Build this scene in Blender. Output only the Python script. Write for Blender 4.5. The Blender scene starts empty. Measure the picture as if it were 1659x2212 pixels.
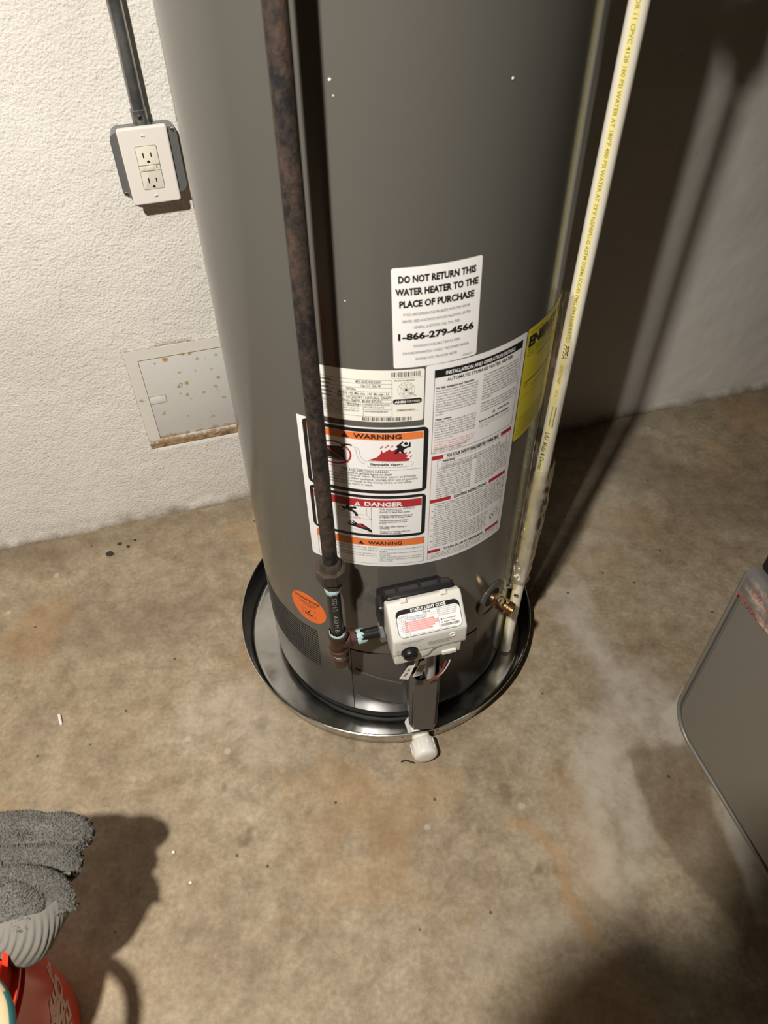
import bpy, bmesh, math, random
import numpy as np
from mathutils import Vector, Matrix
random.seed(7); np.random.seed(7)
C = bpy.context.scene.collection
sin, cos, pi = math.sin, math.cos, math.pi
rad = math.radians

# ------------------------------------------------------------------ camera
cam_d = bpy.data.cameras.new('camera'); cam = bpy.data.objects.new('camera', cam_d); C.objects.link(cam)
cam_d.sensor_fit = 'VERTICAL'; cam_d.sensor_height = 36.0; cam_d.lens = 27.05
H = 1.3876
_d = Vector((856-829.5, -(2669-1106), -1662)).normalized(); _up = -_d
_fw = Vector((0, 0, -1)); _fw = (_fw-_fw.dot(_up)*_up).normalized(); _rt = _fw.cross(_up)
cam.matrix_world = Matrix.Translation((0, 0, H)) @ Matrix((_rt, _fw, _up)).to_4x4()
cam_d.clip_start = 0.01
cam_d.dof.use_dof = True; cam_d.dof.focus_distance = 1.45; cam_d.dof.aperture_fstop = 8.0
bpy.context.scene.camera = cam

# ------------------------------------------------------------------ world, light, exposure
sc = bpy.context.scene
w = bpy.data.worlds.new('world'); sc.world = w; w.use_nodes = True
w.node_tree.nodes['Background'].inputs[0].default_value = (0.9, 0.85, 0.8, 1)
w.node_tree.nodes['Background'].inputs[1].default_value = 0.002
sc.view_settings.view_transform = 'Standard'; sc.view_settings.look = 'None'
sc.view_settings.gamma = 1.0; sc.view_settings.use_curve_mapping = False
sc.view_settings.exposure = 0.0
LIGHT = Vector((-0.42, -0.27, 2.15))
LIGHT_W = 248.0
LIGHT_COL = (1.0, 0.955, 0.89)
AMB = 1.0

# ------------------------------------------------------------------ materials
def mat(name, col, rough=0.5, metal=0.0, spec=0.5, coat=0.0, bump=None, trans=0.0, ior=1.45, sss=0.0):
    m = bpy.data.materials.new(name); m.use_nodes = True
    b = m.node_tree.nodes['Principled BSDF']
    b.inputs['Base Color'].default_value = (*col, 1); b.inputs['Roughness'].default_value = rough
    b.inputs['Metallic'].default_value = metal; b.inputs['Specular IOR Level'].default_value = spec
    b.inputs['Coat Weight'].default_value = coat; b.inputs['Coat Roughness'].default_value = 0.1
    b.inputs['Transmission Weight'].default_value = trans; b.inputs['IOR'].default_value = ior
    if bump:
        N, L = m.node_tree.nodes, m.node_tree.links
        tc = N.new('ShaderNodeTexCoord'); n = N.new('ShaderNodeTexNoise'); n.inputs['Scale'].default_value = bump[0]
        n.inputs['Detail'].default_value = bump[2] if len(bump) > 2 else 4
        bp = N.new('ShaderNodeBump'); bp.inputs['Strength'].default_value = bump[1]; bp.inputs['Distance'].default_value = 0.001
        L.new(tc.outputs['Object'], n.inputs['Vector']); L.new(n.outputs['Fac'], bp.inputs['Height']); L.new(bp.outputs['Normal'], b.inputs['Normal'])
    return m
def nodes(m): return m.node_tree.nodes, m.node_tree.links, m.node_tree.nodes['Principled BSDF']
def noise(m, scale, detail=5, rough=0.6, vec=None, dist=0.0):
    N, L, b = nodes(m); n = N.new('ShaderNodeTexNoise'); n.inputs['Scale'].default_value = scale
    n.inputs['Detail'].default_value = detail; n.inputs['Roughness'].default_value = rough; n.inputs['Distortion'].default_value = dist
    if vec is None:
        tc = N.new('ShaderNodeTexCoord'); vec = tc.outputs['Object']
    L.new(vec, n.inputs['Vector']); return n
def ramp(m, src, stops):
    N, L, b = nodes(m); r = N.new('ShaderNodeValToRGB'); L.new(src, r.inputs['Fac'])
    e = r.color_ramp.elements
    while len(e) < len(stops): e.new(0.5)
    for i, (p, c) in enumerate(stops):
        e[i].position = p; e[i].color = (*c, 1) if len(c) == 3 else c
    return r
def mixc(m, fac, a, b_, mode='MIX'):
    N, L, b = nodes(m); x = N.new('ShaderNodeMix'); x.data_type = 'RGBA'; x.blend_type = mode
    for inp, v in ((x.inputs[0], fac), (x.inputs[6], a), (x.inputs[7], b_)):
        if hasattr(v, 'links') or hasattr(v, 'is_linked'): L.new(v, inp)
        elif isinstance(v, (int, float)): inp.default_value = v
        else: inp.default_value = (*v, 1)
    return x.outputs[2]
def math_n(m, op, a, b_=None, clamp=False):
    N, L, b = nodes(m); x = N.new('ShaderNodeMath'); x.operation = op; x.use_clamp = clamp
    for i, v in enumerate((a, b_)):
        if v is None: continue
        if isinstance(v, (int, float)): x.inputs[i].default_value = v
        else: L.new(v, x.inputs[i])
    return x.outputs[0]
def bumpn(m, h, strength, dist, prev=None):
    N, L, b = nodes(m); bp = N.new('ShaderNodeBump'); bp.inputs['Strength'].default_value = strength; bp.inputs['Distance'].default_value = dist
    L.new(h, bp.inputs['Height'])
    if prev: L.new(prev, bp.inputs['Normal'])
    return bp.outputs['Normal']

M = {}
M['tank'] = mat('grey enamel', (0.100, 0.094, 0.081), 0.16, 0, 0.5, bump=(30, 0.05, 2))
M['door'] = mat('grey enamel door', (0.075, 0.069, 0.062), 0.32)
M['dark_gap'] = mat('dark gap', (0.006, 0.006, 0.006), 0.8)
M['white_label'] = mat('white label', (0.86, 0.84, 0.81), 0.35)
M['cream_label'] = mat('cream label', (0.86, 0.83, 0.74), 0.35)
M['ink'] = mat('black ink', (0.012, 0.012, 0.012), 0.4)
M['grey_ink'] = mat('grey ink', (0.16, 0.16, 0.16), 0.5)
M['red'] = mat('red print', (0.42, 0.03, 0.035), 0.4)
M['pink'] = mat('pink print', (0.78, 0.28, 0.27), 0.4)
M['blue'] = mat('blue print', (0.06, 0.13, 0.4), 0.4)
M['orange'] = mat('orange print', (0.8, 0.2, 0.05), 0.4)
M['oval'] = mat('orange sticker', (0.86, 0.17, 0.025), 0.4)
M['yellow'] = mat('yellow label', (0.76, 0.64, 0.035), 0.35)
M['white_plastic'] = mat('white plastic', (0.66, 0.635, 0.575), 0.32)
M['plate_plastic'] = mat('cream plastic', (0.78, 0.73, 0.66), 0.35)
M['insert_plastic'] = mat('cream insert', (0.74, 0.70, 0.58), 0.35)
M['black_plastic'] = mat('black plastic', (0.008, 0.008, 0.009), 0.38)
M['brass'] = mat('brass', (0.70, 0.50, 0.27), 0.25, 1.0)
M['chrome'] = mat('bright steel', (0.75, 0.76, 0.74), 0.12, 1.0)
M['pvc'] = mat('white pvc', (0.80, 0.77, 0.70), 0.28)
M['cpvc'] = mat('cream cpvc', (0.92, 0.86, 0.70), 0.30)
M['stripe'] = mat('yellow stripe', (0.92, 0.82, 0.33), 0.35)
M['olive_ink'] = mat('olive ink', (0.36, 0.27, 0.04), 0.4)
M['paste'] = mat('pipe sealant', (0.42, 0.58, 0.58), 0.6, bump=(300, 0.8))
M['duct'] = mat('galvanised sheet', (0.22, 0.208, 0.178), 0.42, 0.35)
M['duct_dark'] = mat('sheet metal seam', (0.03, 0.03, 0.027), 0.5, 0.2)
M['foil'] = mat('foil tape', (0.80, 0.77, 0.73), 0.22, 0.85, bump=(45, 1.0, 3))
M['red_wire'] = mat('red wire', (0.32, 0.03, 0.02), 0.4)
M['white_wire'] = mat('white wire', (0.7, 0.66, 0.6), 0.4)
M['steel_box'] = mat('galvanised steel', (0.24, 0.25, 0.245), 0.38, 0.6, bump=(80, 0.2))
M['teal'] = mat('teal rubber', (0.03, 0.14, 0.14), 0.4)
M['hose'] = mat('beige hose', (0.55, 0.42, 0.24), 0.5)
M['lead_paper'] = mat('paper tag', (0.68, 0.64, 0.56), 0.5)
M['debris'] = mat('dark debris', (0.035, 0.03, 0.025), 0.9)
M['scrap'] = mat('white scrap', (0.8, 0.78, 0.72), 0.4)
M['skin'] = mat('skin', (0.55, 0.30, 0.20), 0.5)
M['shirt'] = mat('grey shirt', (0.10, 0.10, 0.11), 0.9)
M['jeans'] = mat('blue jeans', (0.05, 0.07, 0.12), 0.9)
M['hair'] = mat('brown hair', (0.04, 0.025, 0.015), 0.7)
M['ceiling'] = mat('painted ceiling', (0.12, 0.11, 0.10), 0.9)
M['porcelain'] = mat('porcelain', (0.8, 0.78, 0.74), 0.3)
M['room_wall'] = mat('painted wall', (0.16, 0.15, 0.14), 0.9)
M['red_plastic'] = mat('orange red plastic', (0.72, 0.045, 0.018), 0.24)
M['bucket_print'] = mat('white print', (0.62, 0.44, 0.40), 0.4)
M['flex'] = mat('flexible steel', (0.85, 0.86, 0.84), 0.33, 0.8)

# pan metal: brushed, dull with streaks
def pan_mat():
    m = mat('pan aluminium', (0.55, 0.54, 0.52), 0.25, 1.0)
    N, L, b = nodes(m)
    n = noise(m, 9, 6, 0.6); r = ramp(m, n.outputs['Fac'], [(0.25, (0.42, 0.415, 0.40)), (0.7, (0.62, 0.61, 0.58))])
    L.new(r.outputs[0], b.inputs['Base Color'])
    n2 = noise(m, 22, 4, 0.6); r2 = ramp(m, n2.outputs['Fac'], [(0.3, (0.12,)*3), (0.75, (0.26,)*3)])
    L.new(r2.outputs[0], b.inputs['Roughness'])
    n3 = noise(m, 14, 2, 0.5); L.new(bumpn(m, n3.outputs['Fac'], 0.25, 0.004), b.inputs['Normal'])
    return m
M['pan'] = pan_mat()

def rust_mat(name, c0, c1, c2, scale=90):
    m = mat(name, c0, 0.75)
    N, L, b = nodes(m)
    tc = N.new('ShaderNodeTexCoord'); mp = N.new('ShaderNodeMapping'); mp.inputs['Scale'].default_value = (1, 1, 0.7)
    L.new(tc.outputs['Object'], mp.inputs['Vector'])
    n = noise(m, scale, 7, 0.62, mp.outputs['Vector'], 0.3)
    n2 = noise(m, scale*0.16, 3, 0.5, mp.outputs['Vector'])
    s = math_n(m, 'ADD', n.outputs['Fac'], math_n(m, 'MULTIPLY', math_n(m, 'SUBTRACT', n2.outputs['Fac'], 0.5), 0.7))
    r = ramp(m, s, [(0.34, c0), (0.47, c1), (0.6, c2), (0.75, tuple(min(1, v*1.5) for v in c2))])
    L.new(r.outputs[0], b.inputs['Base Color'])
    n3 = noise(m, 350, 5, 0.7); L.new(bumpn(m, n3.outputs['Fac'], 0.8, 0.0015), b.inputs['Normal'])
    return m
M['rust_pipe'] = rust_mat('rusty black iron', (0.006, 0.005, 0.005), (0.028, 0.019, 0.014), (0.052, 0.031, 0.021), 150)
M['rust_union'] = rust_mat('rusty union', (0.016, 0.012, 0.009), (0.040, 0.028, 0.019), (0.058, 0.040, 0.027))
M['rust_tee'] = rust_mat('red brown iron', (0.03, 0.012, 0.008), (0.065, 0.023, 0.013), (0.10, 0.035, 0.02), 60)
M['rust_tee'].node_tree.nodes['Principled BSDF'].inputs['Roughness'].default_value = 0.35
M['black_pipe'] = mat('black iron', (0.012, 0.012, 0.011), 0.32, bump=(120, 0.3))

def conduit_mat():
    m = mat('emt conduit', (0.33, 0.34, 0.33), 0.3, 0.85)
    N, L, b = nodes(m); n = noise(m, 20, 5, 0.6)
    r = ramp(m, n.outputs['Fac'], [(0.35, (0.2, 0.21, 0.21)), (0.7, (0.42, 0.43, 0.42))]); L.new(r.outputs[0], b.inputs['Base Color'])
    return m
M['conduit'] = conduit_mat()

def wall_mat(name='rough white paint', pits=True):
    m = mat(name, (0.74, 0.70, 0.63), 0.7, 0, 0.3)
    N, L, b = nodes(m)
    geo = N.new('ShaderNodeNewGeometry'); sep = N.new('ShaderNodeSeparateXYZ'); L.new(geo.outputs['Position'], sep.inputs[0])
    P = geo.outputs['Position']
    n = noise(m, 3, 5, 0.6, P)
    r = ramp(m, n.outputs['Fac'], [(0.3, (0.72, 0.68, 0.61)), (0.7, (0.80, 0.76, 0.695))])
    col = r.outputs[0]
    # dark pits and specks
    n2 = noise(m, 75, 3, 0.55, P); pit = ramp(m, n2.outputs['Fac'], [(0.72, (0, 0, 0)), (0.76, (1, 1, 1))])
    gate = ramp(m, noise(m, 9, 3, 0.5, P).outputs['Fac'], [(0.45, (0, 0, 0)), (0.6, (1, 1, 1))])
    pf = math_n(m, 'MULTIPLY', pit.outputs[0], math_n(m, 'MULTIPLY', gate.outputs[0], 0.75))
    col = mixc(m, pf, col, (0.2, 0.17, 0.14))
    # dirt along the foot of the wall
    nz = noise(m, 22, 6, 0.65, P)
    zz = math_n(m, 'ADD', sep.outputs['Z'], math_n(m, 'MULTIPLY', math_n(m, 'SUBTRACT', nz.outputs['Fac'], 0.5), 0.045))
    dr = ramp(m, zz, [(0.0, (0.9,)*3), (0.010, (0.6,)*3), (0.024, (0.15,)*3), (0.045, (0, 0, 0))])
    col = mixc(m, dr.outputs[0], col, (0.20, 0.155, 0.105))
    L.new(col, b.inputs['Base Color'])
    nb = noise(m, 210, 3, 0.5, P, 0.0); nb2 = noise(m, 60, 3, 0.5, P, 0.0)
    sm = ramp(m, math_n(m, 'MULTIPLY', sep.outputs['X'], 1.0), [(0.15, (1, 1, 1)), (0.45, (0.12,)*3)])
    p1 = bumpn(m, math_n(m, 'MULTIPLY', nb2.outputs['Fac'], sm.outputs[0]), 0.45, 0.005); p2 = bumpn(m, math_n(m, 'MULTIPLY', nb.outputs['Fac'], sm.outputs[0]), 0.9, 0.0032, p1)
    p3 = bumpn(m, math_n(m, 'MULTIPLY', pf, -1.0), 0.5, 0.002, p2)
    L.new(p3, b.inputs['Normal'])
    return m
M['wall'] = wall_mat()

def hatch_mat(name, base, rust_lo):
    m = mat(name, base, 0.55)
    N, L, b = nodes(m)
    geo = N.new('ShaderNodeNewGeometry'); P = geo.outputs['Position']; sep = N.new('ShaderNodeSeparateXYZ'); L.new(P, sep.inputs[0])
    n = noise(m, 45, 4, 0.5, P); sp = ramp(m, n.outputs['Fac'], [(0.66, (0, 0, 0)), (0.72, (1, 1, 1))])
    n2 = noise(m, 60, 6, 0.7, P)
    g = math_n(m, 'MULTIPLY', math_n(m, 'SUBTRACT', rust_lo, sep.outputs['Z']), 60.0)
    g = math_n(m, 'ADD', g, math_n(m, 'MULTIPLY', math_n(m, 'SUBTRACT', n2.outputs['Fac'], 0.5), 3.2), True)
    gr = ramp(m, g, [(0.0, (0, 0, 0)), (0.5, (1, 1, 1))])
    col = mixc(m, math_n(m, 'MULTIPLY', sp.outputs[0], 0.75), base, (0.45, 0.25, 0.10))
    rc = ramp(m, n2.outputs['Fac'], [(0.35, (0.16, 0.085, 0.04)), (0.6, (0.46, 0.31, 0.16))])
    col = mixc(m, gr.outputs[0], col, rc.outputs[0])
    L.new(col, b.inputs['Base Color'])
    nb = noise(m, 120, 3, 0.5, P); L.new(bumpn(m, nb.outputs['Fac'], 0.3, 0.0015), b.inputs['Normal'])
    return m
M['hatch_door'] = hatch_mat('painted steel door', (0.62, 0.60, 0.56), 0.243)
M['hatch_frame'] = hatch_mat('painted steel frame', (0.72, 0.68, 0.61), 0.236)

def floor_mat():
    m = mat('concrete floor', (0.3, 0.25, 0.18), 0.62, 0, 0.35)
    N, L, b = nodes(m)
    geo = N.new('ShaderNodeNewGeometry'); P = geo.outputs['Position']
    n1 = noise(m, 4.5, 6, 0.62, P, 0.4); n2 = noise(m, 26, 6, 0.6, P); n3 = noise(m, 110, 4, 0.6, P)
    r1 = ramp(m, n1.outputs['Fac'], [(0.32, (0.27, 0.205, 0.135)), (0.5, (0.345, 0.275, 0.185)), (0.66, (0.40, 0.33, 0.235))])
    r2 = ramp(m, n2.outputs['Fac'], [(0.3, (0.74, 0.71, 0.66)), (0.5, (0.96, 0.95, 0.93)), (0.7, (1.16, 1.17, 1.17))])
    r3 = ramp(m, n3.outputs['Fac'], [(0.3, (0.80,)*3), (0.7, (1.14,)*3)])
    col = mixc(m, 1.0, r1.outputs[0], r2.outputs[0], 'MULTIPLY'); col = mixc(m, 1.0, col, r3.outputs[0], 'MULTIPLY')
    at = N.new('ShaderNodeAttribute'); at.attribute_name = 'stain'; sp = N.new('ShaderNodeSeparateColor'); L.new(at.outputs['Color'], sp.inputs[0])
    brk = ramp(m, n2.outputs['Fac'], [(0.3, (0.45,)*3), (0.62, (1, 1, 1))])
    col = mixc(m, math_n(m, 'MULTIPLY', sp.outputs[0], brk.outputs[0]), col, (0.50, 0.44, 0.36))
    col = mixc(m, math_n(m, 'MULTIPLY', sp.outputs[1], 0.6), col, (0.115, 0.078, 0.047))
    col = mixc(m, math_n(m, 'MULTIPLY', sp.outputs[2], 0.6), col, (0.40, 0.22, 0.08))
    # blotches and dark specks
    nb = noise(m, 14, 3, 0.5, P); bl = ramp(m, nb.outputs['Fac'], [(0.70, (0, 0, 0)), (0.74, (1, 1, 1))])
    col = mixc(m, math_n(m, 'MULTIPLY', bl.outputs[0], 0.35), col, (0.13, 0.10, 0.07))
    vs = N.new('ShaderNodeTexVoronoi'); vs.inputs['Scale'].default_value = 16; L.new(P, vs.inputs['Vector'])
    vr = ramp(m, vs.outputs['Distance'], [(0.035, (1, 1, 1)), (0.06, (0, 0, 0))])
    col = mixc(m, math_n(m, 'MULTIPLY', vr.outputs[0], 0.8), col, (0.05, 0.04, 0.03))
    vs2 = N.new('ShaderNodeTexVoronoi'); vs2.inputs['Scale'].default_value = 11; L.new(P, vs2.inputs['Vector'])
    sepc = N.new('ShaderNodeSeparateColor'); L.new(vs2.outputs['Color'], sepc.inputs[0])
    vr2 = ramp(m, vs2.outputs['Distance'], [(0.05, (1, 1, 1)), (0.09, (0, 0, 0))])
    col = mixc(m, math_n(m, 'MULTIPLY', math_n(m, 'MULTIPLY', vr2.outputs[0], math_n(m, 'GREATER_THAN', sepc.outputs[0], 0.6)), 0.5), col, (0.55, 0.5, 0.42))
    L.new(col, b.inputs['Base Color'])
    rr = ramp(m, n1.outputs['Fac'], [(0.3, (0.5,)*3), (0.7, (0.75,)*3)]); L.new(rr.outputs[0], b.inputs['Roughness'])
    p1 = bumpn(m, n2.outputs['Fac'], 0.3, 0.003); p2 = bumpn(m, n3.outputs['Fac'], 0.35, 0.001, p1); L.new(p2, b.inputs['Normal'])
    return m
M['floor'] = floor_mat()

def towel_mat():
    m = mat('grey terry cloth', (0.19, 0.185, 0.17), 0.95, 0, 0.1)
    N, L, b = nodes(m)
    n = noise(m, 16, 4, 0.6); r = ramp(m, n.outputs['Fac'], [(0.3, (0.10, 0.10, 0.095)), (0.7, (0.19, 0.178, 0.155))])
    L.new(r.outputs[0], b.inputs['Base Color'])
    n2 = noise(m, 420, 3, 0.6); L.new(bumpn(m, n2.outputs['Fac'], 1.0, 0.002), b.inputs['Normal'])
    b.inputs['Sheen Weight'].default_value = 0.1
    return m
M['towel'] = towel_mat()
M['tuft'] = mat('terry loops', (0.155, 0.146, 0.126), 0.95, 0, 0.1)
M['band'] = mat('woven band', (0.21, 0.195, 0.168), 0.8, 0, 0.2, bump=(500, 0.4))

def film_mat():
    m = bpy.data.materials.new('clear plastic film'); m.use_nodes = True
    N, L = m.node_tree.nodes, m.node_tree.links; N.clear()
    o = N.new('ShaderNodeOutputMaterial'); t = N.new('ShaderNodeBsdfTransparent'); g = N.new('ShaderNodeBsdfGlossy')
    g.inputs['Roughness'].default_value = 0.18; g.inputs['Color'].default_value = (0.95, 0.92, 0.85, 1)
    d = N.new('ShaderNodeBsdfTranslucent'); d.inputs['Color'].default_value = (0.7, 0.66, 0.56, 1)
    lw = N.new('ShaderNodeLayerWeight'); lw.inputs['Blend'].default_value = 0.35
    mp = N.new('ShaderNodeMath'); mp.operation = 'MULTIPLY_ADD'; mp.inputs[1].default_value = 0.7; mp.inputs[2].default_value = 0.05
    L.new(lw.outputs['Facing'], mp.inputs[0])
    mx = N.new('ShaderNodeMixShader'); L.new(mp.outputs[0], mx.inputs[0]); L.new(t.outputs[0], mx.inputs[1]); L.new(g.outputs[0], mx.inputs[2])
    m2 = N.new('ShaderNodeMixShader'); m2.inputs[0].default_value = 0.06; L.new(mx.outputs[0], m2.inputs[1]); L.new(d.outputs[0], m2.inputs[2])
    L.new(m2.outputs[0], o.inputs['Surface'])
    return m
M['film'] = film_mat()

# ------------------------------------------------------------------ builders
def obj(name, bm, m, parent=None, smooth=35, **kw):
    me = bpy.data.meshes.new(name)
    if isinstance(bm, bmesh.types.BMesh):
        bmesh.ops.recalc_face_normals(bm, faces=bm.faces); bm.to_mesh(me); bm.free()
    else:
        me.from_pydata(bm[0], [], bm[1])
    for x in (m if isinstance(m, (list, tuple)) else [m]): me.materials.append(x)
    if smooth:
        me.polygons.foreach_set('use_smooth', [True]*len(me.polygons)); me.set_sharp_from_angle(angle=rad(smooth))
    me.update()
    o = bpy.data.objects.new(name, me); C.objects.link(o)
    if parent: o.parent = parent; o.matrix_parent_inverse = parent.matrix_basis.inverted()
    for k, v in kw.items(): o[k] = v
    return o
def thing(name, label, cat, loc=(0, 0, 0), group=None):
    o = bpy.data.objects.new(name, None); C.objects.link(o); o.location = loc; o.empty_display_size = 0.05
    o['label'] = label; o['category'] = cat
    if group: o['group'] = group
    return o
def frame_from(axis):
    a = Vector(axis).normalized(); r = Vector((0, 0, 1)) if abs(a.z) < 0.9 else Vector((1, 0, 0))
    u = a.cross(r).normalized(); v = a.cross(u).normalized(); return u, v, a
def ring(bm, c, u, v, r, n, ph=0.0):
    return [bm.verts.new(Vector(c)+u*(r*cos(2*pi*i/n+ph))+v*(r*sin(2*pi*i/n+ph))) for i in range(n)]
def bridge(bm, a, b_, mi=0):
    n = len(a)
    for i in range(n):
        f = bm.faces.new((a[i], a[(i+1) % n], b_[(i+1) % n], b_[i])); f.material_index = mi
def stack(bm, p0, axis, prof, n=32, cap0=True, cap1=True, ph=0.0, mi=0):
    """rings along an axis: prof = [(distance, radius), ...]"""
    u, v, a = frame_from(axis); p0 = Vector(p0); rs = [ring(bm, p0+a*t, u, v, r, n, ph) for t, r in prof]
    for i in range(len(rs)-1): bridge(bm, rs[i], rs[i+1], mi)
    if cap0: bm.faces.new(rs[0]).material_index = mi
    if cap1: bm.faces.new(rs[-1][::-1]).material_index = mi
    return rs
def cyl(bm, p0, p1, r0, r1=None, n=24, ph=0.0):
    p0, p1 = Vector(p0), Vector(p1); r1 = r0 if r1 is None else r1
    stack(bm, p0, p1-p0, [(0, r0), ((p1-p0).length, r1)], n, ph=ph)
def lathe(bm, c, prof, n=96, closed=False):
    c = Vector(c); rs = []
    for r, z in prof: rs.append([bm.verts.new(c+Vector((r*cos(2*pi*i/n), r*sin(2*pi*i/n), z))) for i in range(n)])
    for i in range(len(rs)-1): bridge(bm, rs[i], rs[i+1])
    if closed: bridge(bm, rs[-1], rs[0])
    return rs
def tube(bm, pts, r, n=12, mats=None, caps=True, rfun=None):
    pts = [Vector(p) for p in pts]; prev = None; u = None
    for k, p in enumerate(pts):
        t = (pts[min(k+1, len(pts)-1)]-pts[max(k-1, 0)]).normalized()
        if u is None: u, v, _ = frame_from(t)
        else: u = (u-t*u.dot(t)).normalized(); v = t.cross(u)
        rr = rfun(k/(len(pts)-1)) if rfun else r
        rg = [bm.verts.new(p+u*(rr*cos(2*pi*i/n))+v*(rr*sin(2*pi*i/n))) for i in range(n)]
        if prev:
            for i in range(n):
                f = bm.faces.new((prev[i], prev[(i+1) % n], rg[(i+1) % n], rg[i]))
                if mats: f.material_index = mats(i)
        elif caps: bm.faces.new(rg)
        prev = rg
    if caps: bm.faces.new(prev[::-1])
def box(bm, c, s, R=None):
    c = Vector(c); vs = []
    for i in (-1, 1):
        for j in (-1, 1):
            for k in (-1, 1):
                q = Vector((i*s[0]/2, j*s[1]/2, k*s[2]/2)); vs.append(bm.verts.new(c+(R @ q if R else q)))
    for f in ((0, 1, 3, 2), (4, 6, 7, 5), (0, 4, 5, 1), (2, 3, 7, 6), (0, 2, 6, 4), (1, 5, 7, 3)): bm.faces.new([vs[i] for i in f])
    return vs
def bevel(bm, w_, seg=2, ang=30):
    bmesh.ops.recalc_face_normals(bm, faces=bm.faces)
    es = [e for e in bm.edges if len(e.link_faces) == 2 and e.calc_face_angle(0) > rad(ang)]
    bmesh.ops.bevel(bm, geom=es, offset=w_, segments=seg, affect='EDGES', profile=0.5, clamp_overlap=True)
def spline(pts, n=8):
    P = [Vector(p) for p in pts]; P = [2*P[0]-P[1]]+P+[2*P[-1]-P[-2]]; out = []
    for i in range(1, len(P)-2):
        a, b_, c, d = P[i-1:i+3]
        for k in range(n):
            t = k/n; out.append(0.5*((2*b_)+(c-a)*t+(2*a-5*b_+4*c-d)*t*t+(3*b_-a-3*c+d)*t**3))
    out.append(P[-2]); return out
def rrect(x0, y0, x1, y1, r, n=5):
    pts = []
    for cx, cy, a in ((x1-r, y0+r, -pi/2), (x1-r, y1-r, 0), (x0+r, y1-r, pi/2), (x0+r, y0+r, pi)):
        for i in range(n+1): pts.append((cx+r*cos(a+pi/2*i/n), cy+r*sin(a+pi/2*i/n)))
    return pts
def vnoise(x, y, seed=0):
    rs = np.random.RandomState(seed); g = rs.rand(256, 256)
    xi = np.floor(x).astype(int); yi = np.floor(y).astype(int); fx = x-xi; fy = y-yi
    fx = fx*fx*(3-2*fx); fy = fy*fy*(3-2*fy)
    a = g[xi % 256, yi % 256]; b_ = g[(xi+1) % 256, yi % 256]; c = g[xi % 256, (yi+1) % 256]; d = g[(xi+1) % 256, (yi+1) % 256]
    return (a*(1-fx)+b_*fx)*(1-fy)+(c*(1-fx)+d*fx)*fy
def fbm(x, y, seed=0, octv=4):
    s = 0; a = 1; t = 0
    for k in range(octv): s = s+a*vnoise(x*2**k, y*2**k, seed+k); t += a; a *= 0.5
    return s/t

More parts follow.
